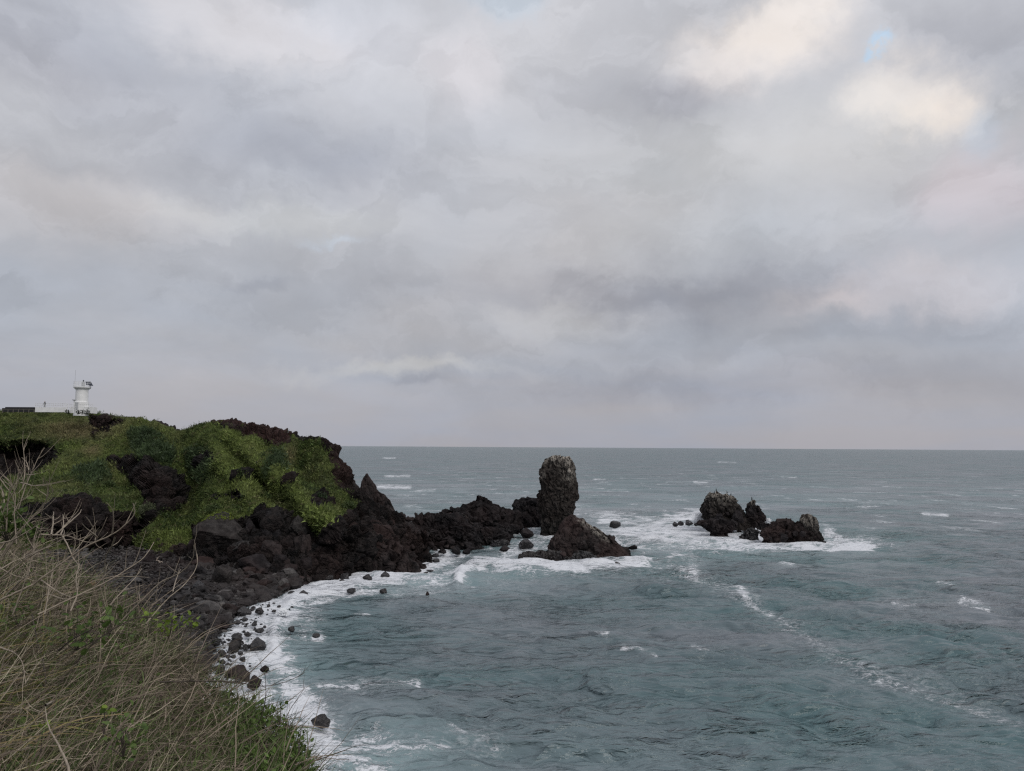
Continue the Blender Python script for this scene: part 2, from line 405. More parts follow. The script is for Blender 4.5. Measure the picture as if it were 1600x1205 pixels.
def water_mat():
    m, t, b = new_mat('sea_water')
    tc = t.new('ShaderNodeNewGeometry').outputs['Position']
    foam = t.attr('foam'); shal = t.attr('shallow')
    wq = t.vec('ADD', t.vec('MULTIPLY', tc, (.5, 1.15, 1)), t.vec('SCALE', t.vec('SUBTRACT', t.noise(tc, .45, 5, .6, col=True), (.5, .5, .5)), scale=2.2))
    def ridge(sc_, d_):
        n = t.noise(wq, sc_, d_, .6, .3)
        return t.math('SUBTRACT', 1.0, t.math('MULTIPLY', t.math('ABSOLUTE', t.math('SUBTRACT', n, .5)), 5.0))
    lace = t.math('ADD', t.math('MULTIPLY', ridge(.55, 6), .46), t.math('MULTIPLY', ridge(1.9, 5), .46))
    lace = t.math('ADD', lace, t.math('MULTIPLY', t.noise(wq, 5.5, 4, .7), .36))
    lace = t.math('ADD', lace, t.math('MULTIPLY', t.math('SUBTRACT', t.noise(tc, .22, 4, .6, .5), .5), 1.1))
    val = t.math('ADD', t.math('MULTIPLY', foam, 1.45), t.math('SUBTRACT', t.math('MULTIPLY', lace, 1.5), 1.70))
    fm = t.mapr(val, -.02, .36, 0, 1, smooth=True)
    fm = t.math('MULTIPLY', fm, t.mapr(foam, 0.03, .16), clamp=True)
    hue = t.noise(t.vec('MULTIPLY', tc, (.6, 1.0, 1)), .035, 4, .6, .5)
    deep = t.mix(t.mapr(hue, .40, .60), (0.080, 0.134, 0.146), (0.128, 0.150, 0.170))
    c = t.mix(shal, deep, (0.28, 0.40, 0.42))
    milky = t.math('MULTIPLY', t.mapr(foam, .08, .9), .42)
    c = t.mix(milky, c, (0.27, 0.36, 0.37))
    # thin foam film: broken flecks along the old wake, and white caps far out
    fl = t.mapr(t.noise(t.vec('MULTIPLY', tc, (.6, 1.2, 1)), 2.6, 5, .75, .5), .47, .62)
    film = t.math('MULTIPLY', t.math('MULTIPLY', t.attr('film'), fl), t.mapr(t.noise(tc, .3, 3, .6), .3, .55, .55, 1.0))
    cp = t.mapr(t.noise(t.vec('MULTIPLY', tc, (.085, .065, 1)), 1.0, 5, .62, .4), .585, .65)
    cp = t.math('MULTIPLY', t.math('MULTIPLY', cp, t.attr('open')), t.mapr(t.noise(tc, .9, 3, .7), .40, .55))
    fm = t.math('MAXIMUM', fm, t.math('MAXIMUM', t.math('MULTIPLY', film, 1.0), t.math('MULTIPLY', cp, .85)))
    c = t.mix(fm, c, (0.66, 0.68, 0.72))
    far = t.attr('far')
    t.put(b.inputs['Base Color'], c)
    t.put(b.inputs['Roughness'], t.mix(fm, t.mix(far, (0.09,) * 3, (0.30,) * 3), (0.9,) * 3))
    b.inputs['IOR'].default_value = 1.33
    t.put(b.inputs['Specular IOR Level'], t.mapr(fm, 0, 1, .5, .1))
    q = t.vec('MULTIPLY', tc, (.38, 1.0, 1))
    r1 = t.noise(q, 2.2, 3, .6, .2); r2 = t.noise(q, .62, 3, .55, .2)
    r3 = t.noise(q, .16, 3, .55, .2); r4 = t.noise(q, .045, 3, .5)
    q5 = t.noise(q, 6.5, 2, .5)
    def crest(n): return t.math('POWER', t.math('SUBTRACT', 1.0, t.math('MULTIPLY', t.math('ABSOLUTE', t.math('SUBTRACT', n, .5)), 2.0)), 3.0)
    gst = t.mapr(t.noise(t.vec('MULTIPLY', tc, (.5, 1, 1)), .05, 4, .6, .6), .36, .64, .25, 1.15)
    g2_ = t.math('MULTIPLY', gst, t.mapr(t.noise(t.vec('MULTIPLY', tc, (.5, 1, 1)), .22, 3, .6), .38, .62, .45, 1.25))
    n0 = t.bump(r4, 1.0, 2.6)
    n1 = t.bump(t.math('MULTIPLY', crest(r3), gst), 1.0, 1.5, n0)
    n2 = t.bump(t.math('MULTIPLY', crest(r2), g2_), 1.0, .35, n1)
    n4 = t.bump(t.math('MULTIPLY', crest(r1), g2_), 1.0, .085, n2)
    n5 = t.bump(t.math('MULTIPLY', fm, t.noise(tc, 3.0, 4, .7)), .6, .25, n4)
    t.put(b.inputs['Normal'], n5)
    return m
M_water = water_mat()

# ------------------------------------------------------------------ the sea
def ocean_tile(N, L, lmin, lmax, wdir, spread, seed):
    r = np.random.default_rng(seed)
    k = np.fft.fftfreq(N, L / N) * 2 * np.pi
    kx, ky = np.meshgrid(k, k, indexing='ij'); kk = np.hypot(kx, ky); kk[0, 0] = 1
    lam = 2 * np.pi / kk
    cosd = (kx * wdir[0] + ky * wdir[1]) / kk
    S = np.where((lam > lmin) & (lam < lmax), kk ** -3.2, 0) * np.maximum(cosd, 0) ** spread
    h = (r.normal(size=(N, N)) + 1j * r.normal(size=(N, N))) * np.sqrt(S)
    g = lambda a: np.real(np.fft.ifft2(a))
    z = g(h); s = z.std()
    return z / s, g(-1j * kx / kk * h) / s, g(-1j * ky / kk * h) / s, L, N
def tile_get(T, x, y):
    z, ax, ay, L, N = T
    u = x / L * N; v = y / L * N; i = np.floor(u).astype(int); j = np.floor(v).astype(int); fu = u - i; fv = v - j
    i0, i1, j0, j1 = i % N, (i + 1) % N, j % N, (j + 1) % N
    out = []
    for A in (z, ax, ay):
        out.append(A[i0, j0] * (1 - fu) * (1 - fv) + A[i1, j0] * fu * (1 - fv) + A[i0, j1] * (1 - fu) * fv + A[i1, j1] * fu * fv)
    return out
WD = np.array([-0.35, -0.94])
TA = ocean_tile(256, 420, 16, 60, WD, 6, 1); TB = ocean_tile(256, 150, 4.5, 16, WD, 3, 2); TC = ocean_tile(256, 41, 1.1, 4.5, WD, 2, 3)

WATERLINE = [(-300, 2300), (150, 2000), (290, 1300), (315, 1090), (325, 1035), (345, 985), (372, 955), (405, 945), (440, 930),
             (480, 915), (530, 903), (600, 896), (660, 884)]
fronts = [  # breaking or refracted wave crests: points, half width (px), height (m), foam
    ([(712, 912), (722, 893), (738, 884), (770, 880), (820, 884), (875, 889), (940, 888), (1005, 882)], 9, .8, .0),
    ([(640, 938), (760, 955), (880, 975), (935, 993), (1020, 1030), (1130, 1062), (1250, 1105), (1400, 1150)], 12, .42, 0),
    ([(600, 1082), (700, 1092), (790, 1085)], 10, .3, 0), ([(930, 1060), (1060, 1075), (1150, 1110), (1300, 1165)], 14, .3, 0),
    ([(1100, 920), (1200, 935), (1330, 970), (1450, 985), (1600, 1010)], 10, .4, 0),
    ([(1380, 880), (1480, 900), (1600, 905)], 8, .4, 0), ([(1000, 760), (1050, 756), (1110, 757)], 3, .8, .0),
    ([(428, 1015), (430, 985), (440, 960), (462, 935), (500, 922), (560, 912)], 8, .5, 0),
    ([(1300, 800), (1420, 803), (1500, 800)], 3, .4, 0), ([(1320, 850), (1420, 868), (1560, 870)], 6, .5, 0),
]
foam_lines = [  # points, half width px, strength
    ([(428, 1020), (427, 990), (437, 962), (455, 938), (490, 922), (540, 911), (600, 902), (650, 890), (690, 872)], 13, .95),
    ([(425, 1020), (436, 1060), (455, 1090), (495, 1130), (515, 1180), (525, 1230)], 26, .60),
    ([(470, 1150), (500, 1205), (510, 1260)], 55, .45),
    ([(716, 905), (722, 893), (740, 884), (775, 881), (830, 886), (880, 888), (940, 887), (1010, 879)], 10, .80),
    ([(716, 912), (730, 905), (738, 915)], 6, .55), ([(745, 873), (830, 876), (880, 884)], 8, .5),
    ([(790, 868), (830, 858), (850, 845)], 12, .5), ([(790, 832), (840, 834), (860, 838)], 8, .5), ([(800, 824), (850, 820)], 5, .7),
    ([(735, 865), (790, 850), (815, 838)], 5, .4), ([(640, 905), (700, 900), (740, 885)], 14, .36), ([(600, 935), (690, 928)], 6, .42),
    ([(940, 812), (990, 815), (1060, 812), (1100, 808)], 10, .50), ([(970, 835), (1040, 838), (1120, 832)], 15, .66),
    ([(1040, 810), (1100, 806), (1130, 800)], 8, .7), ([(1100, 838), (1170, 842), (1240, 848), (1300, 850), (1360, 858)], 10, .82),
    ([(1140, 828), (1200, 822)], 8, .7), ([(1290, 832), (1330, 848)], 8, .55), ([(900, 795), (960, 812)], 10, .32),
    ([(985, 875), (1040, 885), (1060, 868)], 10, .32), ([(1055, 862), (1085, 880), (1080, 895)], 10, .42),
    ([(1055, 890), (1085, 905), (1115, 915)], 4, .62), ([(1150, 918), (1165, 935), (1190, 950), (1205, 962)], 7, .50),
    
    
    ([(570, 762), (600, 761), (640, 762)], 4, 1.0), ([(602, 744), (640, 744)], 1.8, .8), ([(598, 716), (618, 716)], 1, .9),
    ([(640, 768), (680, 766)], 2, .6), ([(1085, 754), (1106, 755)], 2, .95), ([(1040, 755), (1085, 753)], 1.3, .5),
    ([(1440, 804), (1480, 805)], 2.5, .7), ([(1218, 884), (1240, 886)], 2.5, .8), ([(972, 1016), (1000, 1020), (1026, 1030)], 3, .68),
    ([(930, 996), (948, 1002)], 3, .55), ([(1080, 1014), (1105, 1022)], 4, .5), ([(555, 960), (572, 961)], 4, .66),
    ([(500, 1072), (560, 1072), (600, 1070), (650, 1068)], 7, .36), ([(1500, 935), (1540, 945)], 6, .5), ([(1465, 915), (1490, 920)], 4, .42),
    ([(1560, 966), (1600, 967)], 3, .7), ([(1395, 938), (1430, 943)], 5, .42), ([(900, 762), (980, 765)], 1.3, .5), ([(928, 749), (945, 749)], 1.2, .8),
    ([(1120, 722), (1150, 723)], 1, .7), ([(1220, 745), (1245, 746)], 1.2, .6), ([(1380, 760), (1410, 762)], 1.5, .6),
    ([(495, 995), (500, 996)], 10, .62), ([(350, 1080), (420, 1110), (480, 1130)], 34, .6), ([(700, 1140), (780, 1160)], 10, .28),
    ([(560, 1160), (640, 1185), (680, 1170)], 22, .42),
]
def foam_at(px, py, X, Y):
    f = np.zeros(px.shape)
    # the wash between beach and surf
    wash = [(330, 1045), (350, 990), (378, 955), (430, 935), (448, 938), (424, 972), (418, 1055), (445, 1110), (515, 1205), (515, 1300), (280, 1300), (300, 1090)]
    f = np.maximum(f, .70 * sstep(-14, 12, poly_sd(px, py, wash)))
    surf = [(430, 935), (500, 905), (560, 898), (670, 878), (700, 866), (735, 866), (700, 880), (650, 910), (600, 925), (540, 935), (480, 950), (448, 1000), (470, 1060), (510, 1110), (450, 1110), (420, 1010)]
    f = np.maximum(f, .50 * sstep(-18, 14, poly_sd(px, py, surf)))
    blobs = [(1040, 822, 70, 10, .62), (1120, 838, 90, 12, .62), (1000, 836, 110, 20, .52), (1180, 850, 190, 13, .62), (1340, 856, 55, 7, .5), (960, 806, 60, 10, .42), (870, 884, 150, 12, .55), (830, 850, 60, 22, .42), (650, 900, 70, 24, .42),(1010, 828, 90, 16, .42), (1180, 845, 170, 16, .50), (1330, 850, 60, 12, .55), (520, 1200, 110, 45, .52), (880, 890, 120, 12, .25),
             (1100, 850, 90, 26, .22), (620, 900, 100, 16, .3), (470, 960, 40, 50, .36), (440, 1090, 60, 60, .35)]
    for (a, b, sx, sy, s) in blobs:
        f = np.maximum(f, s * np.exp(-(((px - a) / sx) ** 2 + ((py - b) / sy) ** 2)))
    Pn = np.stack([X, Y, 0 * X], -1); wob = fbm(Pn, 5, 4, .6, s=33); wob2 = fbm(Pn, 1.6, 3, .6, s=36)
    for pts, wd, s in foam_lines:
        d = line_d(px, py, pts); small = wd < 6.5
        q = s * np.exp(-(d / (wd * (1.0 + .7 * wob))) ** 2) * (1 + .5 * wob + (.5 * wob2 if small else .2 * wob2)) * (.62 if small else 1)
        f = np.maximum(f, q)
    return f

def build_sea():
    pyr = np.concatenate([np.array([698.62, 698.75, 699.0, 699.4]), np.arange(700, 1262, 1.05), np.geomspace(1270, 9000, 40)])
    dep = (pyr - 698.5) / FPX                    # depression tangent
    Y = H / dep
    az_ = np.concatenate([np.tan(np.radians(np.linspace(-80, -42, 40, endpoint=False))), np.arange(-200, 1812, 2.3) / FPX - CX / FPX,
                          np.tan(np.radians(np.linspace(41.5, 80, 40)))])
    az_.sort()
    AZ, YY = np.meshgrid(az_, Y); X = (AZ * YY).ravel(); Yv = YY.ravel()
    P = np.stack([X, Yv, np.zeros_like(X)], 1)
    px, py, _ = proj(P)
    px = np.clip(px, -4000, 6000); py = np.clip(py, 600, 9000)
    sp = Yv * Yv / (H * FPX) * 1.05
    wA = np.clip(1.6 - sp / 6, 0, 1); wB = np.clip(1.6 - sp / 1.9, 0, 1); wC = np.clip(1.6 - sp / .55, 0, 1)
    # calm water in the lee near the beach
    lee = .35 + .65 * sstep(0, 330, px - 380 + (py - 900) * .25)
    fo = foam_at(px, py, X, Yv)
    gust = .65 + .35 * fbm(P / np.array([40., 40., 40.]), 1, 3, s=5)
    x = X + 0; y = Yv + 0
    a = tile_get(TA, x, y); b = tile_get(TB, x + a[0], y * 1.03); c = tile_get(TC, x * .96 + y * .2, y)
    c2 = tile_get(TC, x * .7 - y * .6 + 13, y * .8 + x * .5)
    z = lee * (wA * .24 * a[0] + wB * .24 * b[0] * gust * 1.5) + (wC * .075 * (c[0] + .6 * c2[0]) * gust * 1.3)
    ddx = lee * (wA * .24 * a[1] + wB * .13 * b[1]) + wC * .10 * c[1]
    ddy = lee * (wA * .24 * a[2] + wB * .13 * b[2]) + wC * .10 * c[2]
    for pts, hw, hh, _f in fronts:
        d = line_d(px, py, pts)
        z += hh * np.exp(-(d / hw) ** 2) * (.75 + .5 * fbm(P, 6, 3, s=9))
    lump = fo > .05
    z[lump] += (fo[lump] ** 1.5) * .35 * (fbm(P[lump], 1.3, 4, .6, s=21) + .15)
    P[:, 0] += ddx * .9; P[:, 1] += ddy * .9; P[:, 2] = z
    # scattered white caps on the open sea
    wc = fbm(P * np.array([.5, 1, 1]), 26, 4, .6, s=31)
    op = sstep(40, 160, px - 520 + (py - 760) * .1) * sstep(1400, 90, Yv)
    caps = 0 * sstep(.40, .60, wc + .10 * a[0] * wA) * .80 * op * (Yv > 170)
    f = fo
    Pt = np.stack([X, Yv, 0 * X], 1); wb = 1 + .6 * fbm(Pt, 7, 3, s=37)
    film = np.zeros(len(X))
    for pts, wd, st in [([(1050, 888), (1085, 905), (1130, 918), (1165, 935), (1200, 957), (1240, 985)], 9, 1.0), ([(1240, 985), (1290, 1018), (1350, 1050), (1420, 1076), (1500, 1096), (1560, 1118), (1640, 1150)], 10, .85),
                        ([(1240, 985), (1350, 1048), (1500, 1096)], 24, .38), ([(1060, 862), (1085, 885), (1075, 897)], 14, .6), ([(600, 925), (700, 915)], 18, .5), ([(560, 1160), (680, 1165), (760, 1150)], 24, .35),
                        ([(1040, 905), (1000, 890)], 10, .4), ([(640, 1070), (500, 1075)], 10, .45), ([(980, 800), (1100, 795)], 8, .4), ([(760, 905), (900, 905), (1010, 895)], 10, .35), ([(1380, 935), (1540, 945)], 12, .3)]:
        film = np.maximum(film, st * np.exp(-(line_d(px, py, pts) / (wd * wb)) ** 2))
    film = np.maximum(film, .5 * np.clip(fo * 2, 0, 1))
    opn = op * (Yv > 140) * sstep(0, 60, 860 - py)
    sh = .48 * np.exp(-(((px - 560) / 190) ** 2 + ((py - 1190) / 75) ** 2))
    sh = np.maximum(sh, .38 * np.exp(-(((px - 440) / 70) ** 2 + ((py - 1040) / 110) ** 2)))
    sh = np.maximum(sh, .42 * np.exp(-(((px - 620) / 200) ** 2 + ((py - 905) / 25) ** 2)))
    sh = np.maximum(sh, .14 * np.exp(-(((px - 900) / 500) ** 2 + ((py - 1190) / 60) ** 2)))
    sh = np.maximum(sh, .32 * np.exp(-(((px - 1120) / 230) ** 2 + ((py - 850) / 30) ** 2)))
    sh = np.maximum(sh, .16 * np.exp(-(((px - 1000) / 700) ** 2 + ((py - 780) / 28) ** 2)))
    me = mesh_from('sea', P, grid_faces(len(Y), len(az_))[:, ::-1], M_water, {'foam': f, 'shallow': sh, 'film': film, 'open': opn, 'far': np.clip(Yv / 500, 0, 1)}, smooth=True)
    o = obj('sea', me); tag(o, 'choppy grey green sea with white surf around the rocks', kind='structure')
build_sea()

# ------------------------------------------------------------------ the headland
crest = [(-200, 636), (0, 641), (60, 643), (120, 645), (150, 647), (180, 651), (205, 654), (225, 656), (240, 659), (255, 665), (275, 675), (290, 673),
         (310, 665), (330, 660), (350, 658), (375, 661), (395, 665), (418, 671), (430, 670), (452, 677), (462, 685), (485, 684), (507, 688),
         (515, 696), (525, 720), (540, 745), (555, 765), (570, 774), (585, 788), (600, 800), (620, 812), (645, 832), (670, 845)]
crestY = [(-200, 205), (0, 196), (150, 190), (225, 176), (275, 165), (340, 156), (420, 150), (510, 144), (560, 140), (600, 135), (670, 131)]
foot = [(-200, 862), (0, 862), (90, 864), (200, 856), (250, 866), (300, 880), (350, 892), (400, 898), (450, 902), (500, 903), (600, 894), (670, 884)]
footz = [(-200, 3.2), (100, 3.2), (250, 2.6), (400, 1.8), (480, 0.8), (540, 0.0), (670, -0.3)]
def ip(tab, x): return np.interp(x, [a for a, _ in tab], [b for _, b in tab])

rock_polys = [
    [(30, 806), (60, 790), (110, 782), (150, 790), (180, 800), (215, 806), (218, 820), (205, 852), (150, 858), (100, 850), (50, 850)],
    [(160, 722), (200, 708), (232, 722), (272, 735), (288, 762), (296, 785), (275, 800), (255, 806), (228, 832), (205, 856), (190, 846), (220, 805), (222, 775), (200, 750)],
    [(-200, 705), (-60, 698), (0, 694), (40, 689), (76, 692), (102, 708), (84, 728), (55, 742), (30, 752), (0, 756), (-60, 762), (-200, 780)],  # recessed hollow: black rock colour here also stands in for its shade
    [(132, 650), (165, 648), (200, 655), (192, 664), (166, 674), (152, 682), (146, 694), (138, 672)],
    [(322, 661), (335, 654), (352, 652), (398, 660), (432, 664), (458, 676), (452, 692), (425, 700), (395, 690), (360, 672)],
    [(460, 678), (500, 678), (515, 682), (530, 715), (545, 745), (575, 768), (620, 800), (680, 840), (680, 890), (540, 900), (498, 850), (510, 820), (545, 800),
     (560, 792), (540, 775), (522, 752), (510, 715), (500, 693), (475, 690)],
    [(240, 880), (300, 858), (312, 830), (332, 812), (352, 806), (382, 812), (396, 805), (405, 792), (425, 798), (448, 806), (470, 812), (485, 826), (505, 850),
     (545, 880), (545, 915), (240, 915)],
    [(332, 778), (345, 768), (372, 765), (382, 774), (368, 786), (340, 786)],
    [(364, 752), (372, 732), (384, 728), (388, 740), (382, 756)],
    [(440, 752), (452, 746), (462, 752), (450, 762)], [(482, 778), (505, 774), (522, 790), (500, 800), (485, 792)],
    [(312, 715), (330, 700), (338, 716), (326, 738), (312, 732)],
]
shrubby = [[(200, 675), (228, 668), (262, 688), (272, 715), (262, 735), (225, 724), (205, 700)], [(290, 705), (330, 700), (345, 730), (330, 760), (300, 745)],
           [(420, 706), (440, 712), (448, 735), (425, 748), (415, 725)], [(120, 735), (160, 728), (175, 755), (140, 770), (115, 755)]]
def headland_fields(px, py):
    """rock mask (1 = bare) and pull towards (+) or away from (-) the sea, at a photograph position"""
    rk = np.full(px.shape, -1e9)
    for p in rock_polys: rk = np.maximum(rk, poly_sd(px, py, p))
    g = lambda a, b, sx, sy: np.exp(-(((px - a) / sx) ** 2 + ((py - b) / sy) ** 2))
    pull = 15 * g(150, 800, 75, 38) + 9 * g(240, 740, 35, 45) + 3.5 * g(60, 780, 60, 30) - 8 * g(300, 780, 26, 60) - 2.5 * g(375, 700, 14, 30) - 2.5 * g(415, 768, 14, 26) - 3 * g(470, 735, 22, 30)
    pull += 7.5 * np.exp(-(line_d(px, py, [(352, 676), (395, 712), (440, 750), (480, 790), (520, 822)]) / 16) ** 2)
    pull += 6.0 * np.exp(-(line_d(px, py, [(330, 690), (362, 740), (400, 790), (425, 812)]) / 14) ** 2)
    pull += 3 * g(355, 805, 35, 18) + 3 * g(350, 768, 26, 8) - 3.0 * sstep(-3, 4, poly_sd(px, py, [(335, 778), (345, 771), (368, 770), (372, 776), (350, 786)]))
    pull -= 20 * sstep(-5, 10, poly_sd(px, py, rock_polys[2])) * (.7 + .3 * np.sin(px * .05))
    pull -= 6 * sstep(-3, 6, poly_sd(px, py, rock_polys[3]))
    pull -= 5 * sstep(-10, 14, poly_sd(px, py, [(190, 850), (228, 812), (212, 838), (214, 864), (150, 862)]))
    pull += 2.2 * g(375, 742, 12, 14) + 6 * g(560, 830, 50, 45) + 3 * g(430, 700, 40, 25)
    return rk, pull
def headland_point(px, t):
    pf, pc_ = ip(foot, px), ip(crest, px)
    py = pf + (pc_ - pf) * np.clip(t, 0, 1)
    zf = ip(footz, px)
    Yf = sea_at(px, pf, zf)[..., 1] if np.ndim(zf) == 0 else None
    d = ray(px, pf); Yf = (zf - H) / d[..., 2] * d[..., 1]
    Yc = ip(crestY, px)
    g = np.where(t < .5, .62 * t + .12 * t * t, .34 + 1.32 * (t - .5)); g = np.clip(t, 0, 1) ** 1.25
    Yb = Yf + (Yc - Yf) * g
    rk, pull = headland_fields(px, py)
    edge = sstep(0, .10, t) * sstep(1.0, .93, t)
    return px, py, Yb - pull * edge, rk, Yc
def build_headland():
    pxs = np.arange(-200, 668, 1.7); ts = np.concatenate([np.linspace(0, 1, 330)])
    T, PX = np.meshgrid(ts, pxs, indexing='ij')
    px, py, Y, rk, Yc = headland_point(PX.ravel(), T.ravel())
    P = at(px, py, Y)
    front = P.reshape(len(ts), len(pxs), 3)
    # back of the headland: flat-ish top then down into the sea behind
    cr = front[-1]; backs = []
    top = sstep(240, 60, pxs)                       # wide plateau at the left
    for k, (dy, f) in enumerate(((1.2, .995), (3.5, .98), (7, .93), (12, .85), (18, .72), (25, .52), (32, .28), (40, .0), (46, -.15))):
        q = cr.copy(); sc2 = 1 + top * 2.6
        q[:, 1] += dy * sc2; q[:, 0] += q[:, 0] / q[:, 1] * dy * .6
        flat = np.clip(1 - (1 - f) * (1 - top * .25), -.2, 1)
        q[:, 2] = cr[:, 2] * flat - (.15 * dy * top); backs.append(q)
    # skirt below the foot
    ft = front[0]; sk = ft.copy(); sk[:, 2] -= 2.5; sk[:, 1] -= .6
    G = np.concatenate([sk[None], front, np.array(backs)], 0)
    nr, nc = G.shape[:2]; V = G.reshape(-1, 3)
    nb = len(backs)
    rkG = np.concatenate([np.full(nc, 10.0), rk, np.repeat(np.full(nc, 10.0), nb)])
    # vegetated plateau at the back left
    rkG[-nb * nc:] = np.tile(np.where(top > .2, -20, 5), nb)
    pxG = np.concatenate([pxs, px, np.tile(pxs, nb)]); pyG = np.concatenate([ip(foot, pxs), py, np.tile(ip(crest, pxs), nb)])
    # normals from the grid, then rough displacement
    du = np.gradient(G, axis=1); dv = np.gradient(G, axis=0); Nn = np.cross(du, dv); Nn /= np.linalg.norm(Nn, axis=2)[..., None] + 1e-9
    Nn = Nn.reshape(-1, 3)
    if (Nn[:, 1].mean() > 0): Nn = -Nn
    rockm = sstep(-3, 4, rkG + 5 * fbm(V, 3.0, 3, s=3))
    jag = np.zeros(len(V)); sel = np.ones(len(V), bool)
    f1, f2, cid = worley(V / 3.2 + .5 * np.stack([vnoise(V / 2, 71), vnoise(V / 2, 72), vnoise(V / 2, 73)], 1), 5)
    g1, g2, cid2 = worley(V / 1.1, 9)
    jag = (cid - .5) * 3.0 + np.minimum(f2 - f1, .25) * 4.0 + (cid2 - .5) * 1.0 + np.minimum(g2 - g1, .2) * 1.6 + .7 * fbm(V, 1.5, 4, .6, s=12, ridged=True)
    tuft = 2.0 * fbm(V, 7.0, 3, .55, s=40) + .55 * np.abs(fbm(V, 1.3, 4, .6, s=44)) * 2 + .22 * fbm(V, .5, 2, .6, s=47)
    shr = np.full(len(V), -99.0)
    for p in shrubby: shr = np.maximum(shr, poly_sd(pxG, pyG, p))
    shrm = sstep(-3, 5, shr)
    h1, h2, _c = worley(V / 1.7, 15)
    tuft = tuft + shrm * (1.0 - h1) * 1.5
    row = np.repeat(np.arange(nr), nc)
    damp = np.where(row < nr - nb, np.where(row > nr - nb - 14, np.clip((nr - nb - row) / 14, .35, 1), 1), .5)
    V = V + Nn * ((rockm * jag + (1 - rockm) * tuft) * .75 * damp)[:, None]
    straw = np.clip(.95 * np.exp(-(((pxG - 120) / 70) ** 2 + ((pyG - 672) / 14) ** 2)) + .9 * np.exp(-(((pxG - 145) / 18) ** 2 + ((pyG - 708) / 10) ** 2))
                    + .8 * np.exp(-(((pxG - 455) / 10) ** 2 + ((pyG - 712) / 14) ** 2)) + .35 * fbm(V, 9, 3, s=50), 0, 1)
    red = np.clip(sstep(-4, 4, poly_sd(pxG, pyG, rock_polys[4])) * .9 + .6 * np.exp(-(((pxG - 185) / 26) ** 2 + ((pyG - 825) / 18) ** 2))
                  + .75 * np.exp(-(((pxG - 530) / 26) ** 2 + ((pyG - 730) / 40) ** 2)) + .5 * sstep(-5, 5, poly_sd(pxG, pyG, rock_polys[3])), 0, 1)
    me = mesh_from('headland', V, grid_faces(nr, nc), M_land, {'veg': 1 - rockm, 'straw': straw, 'red': red})
    tag(obj('headland', me), 'steep grassy headland with black lava cliffs under the lighthouse', kind='structure')
    rib = np.maximum(np.exp(-(line_d(pxG, pyG, [(352, 676), (395, 712), (440, 750), (480, 790), (520, 822)]) / 13) ** 2), .8 * np.exp(-(line_d(pxG, pyG, [(330, 690), (362, 740), (400, 790), (425, 812)]) / 11) ** 2))  # weight for painting the ribs as sunlit
    rib = np.maximum(rib, .8 * np.exp(-(((pxG - 260) / 45) ** 2 + ((pyG - 845) / 22) ** 2)))
    global HLIT; HLIT = rib.reshape(nr, nc)
    return V.reshape(nr, nc, 3), rockm.reshape(nr, nc), Nn.reshape(nr, nc, 3), straw.reshape(nr, nc), shrm.reshape(nr, nc), pxG.reshape(nr, nc), pyG.reshape(nr, nc)
HV, HR, HN, HS, HSH, HPX, HPY = build_headland()

def turf_clumps():
    """leafy scrub over the headland: thousands of small tufts of blades, denser and darker where shrubs grow"""
    nr, nc = HR.shape; n = 62000
    i = rng.integers(1, nr - 3, n * 3); j = rng.integers(0, nc - 1, n * 3)
    # area weight
    dA = np.linalg.norm(HV[i + 1, j] - HV[i, j], axis=1) * np.linalg.norm(HV[i, np.minimum(j + 1, nc - 1)] - HV[i, j], axis=1)
    keep = (rng.random(n * 3) < np.clip(dA / .09, .12, 1)) & (rng.random(n * 3) > HR[i, j] * 1.05 - .02)
    i, j = i[keep][:n], j[keep][:n]; n = len(i)
    P = HV[i, j] + rng.normal(size=(n, 3)) * .12
    sh = HSH[i, j]; st = HS[i, j]
    size = rng.uniform(.16, .42, n) * (1 + .8 * sh) * (1 + .5 * (fbm(P, 6, 2, s=60) > .1))
    K = 7
    N = HN[i, j][:, None, :].repeat(K, 1)
    D = rng.normal(size=(n, K, 3)) * .75 + N * .8 + np.array([0, 0, .55]); D /= np.linalg.norm(D, axis=2)[..., None]
    S = np.cross(D, rng.normal(size=(n, K, 3))); S /= np.linalg.norm(S, axis=2)[..., None] + 1e-9
    L = size[:, None] * rng.uniform(.6, 1.4, (n, K)); Wd = L * np.where(rng.random((n, K)) < .5, .42, .16)
    b = P[:, None] + rng.normal(size=(n, K, 3)) * size[:, None, None] * .5
    v0 = b - S * Wd[..., None] * .5; v1 = b + S * Wd[..., None] * .5; v2 = b + D * L[..., None]
    V = np.stack([v0, v1, v2], 2).reshape(-1, 3)
    F = np.arange(len(V)).reshape(-1, 3)
    m = fbm(P, 7, 4, .6, s=62)[:, None] + (HLIT[i, j] * 1.1)[:, None] - .12; m2 = fbm(P, 1.6, 2, s=65)[:, None]  # tufts on the ribs get a lighter, yellower colour in place of sunlight
    c1 = np.array([0.046, 0.072, 0.022]); c2 = np.array([0.150, 0.192, 0.052]); c3 = np.array([0.26, 0.22, 0.12]); c4 = np.array([0.046, 0.070, 0.030])
    k = np.clip(.42 + 1.0 * m + .5 * m2, 0, 1); col = c1 * (1 - k) + c2 * k
    stv = np.clip(st + .25 * (rng.random(n) < .12), 0, 1)[:, None]
    col = col * (1 - stv) + c3 * stv; col = col * (1 - sh[:, None]) + c4 * sh[:, None]
    col = col[:, None, :] * rng.uniform(.75, 1.25, (n, K, 1)) * rng.uniform(.55, 1.5, (n, 1, 1)); col = np.repeat(col[:, :, None, :], 3, 2).reshape(-1, 3)
    me = mesh_from('turf', V, F, M_leaf, {'tint': col})
    tag(obj('turf', me), 'short green scrub and grass covering the headland', 'scrub', kind='stuff')
turf_clumps()
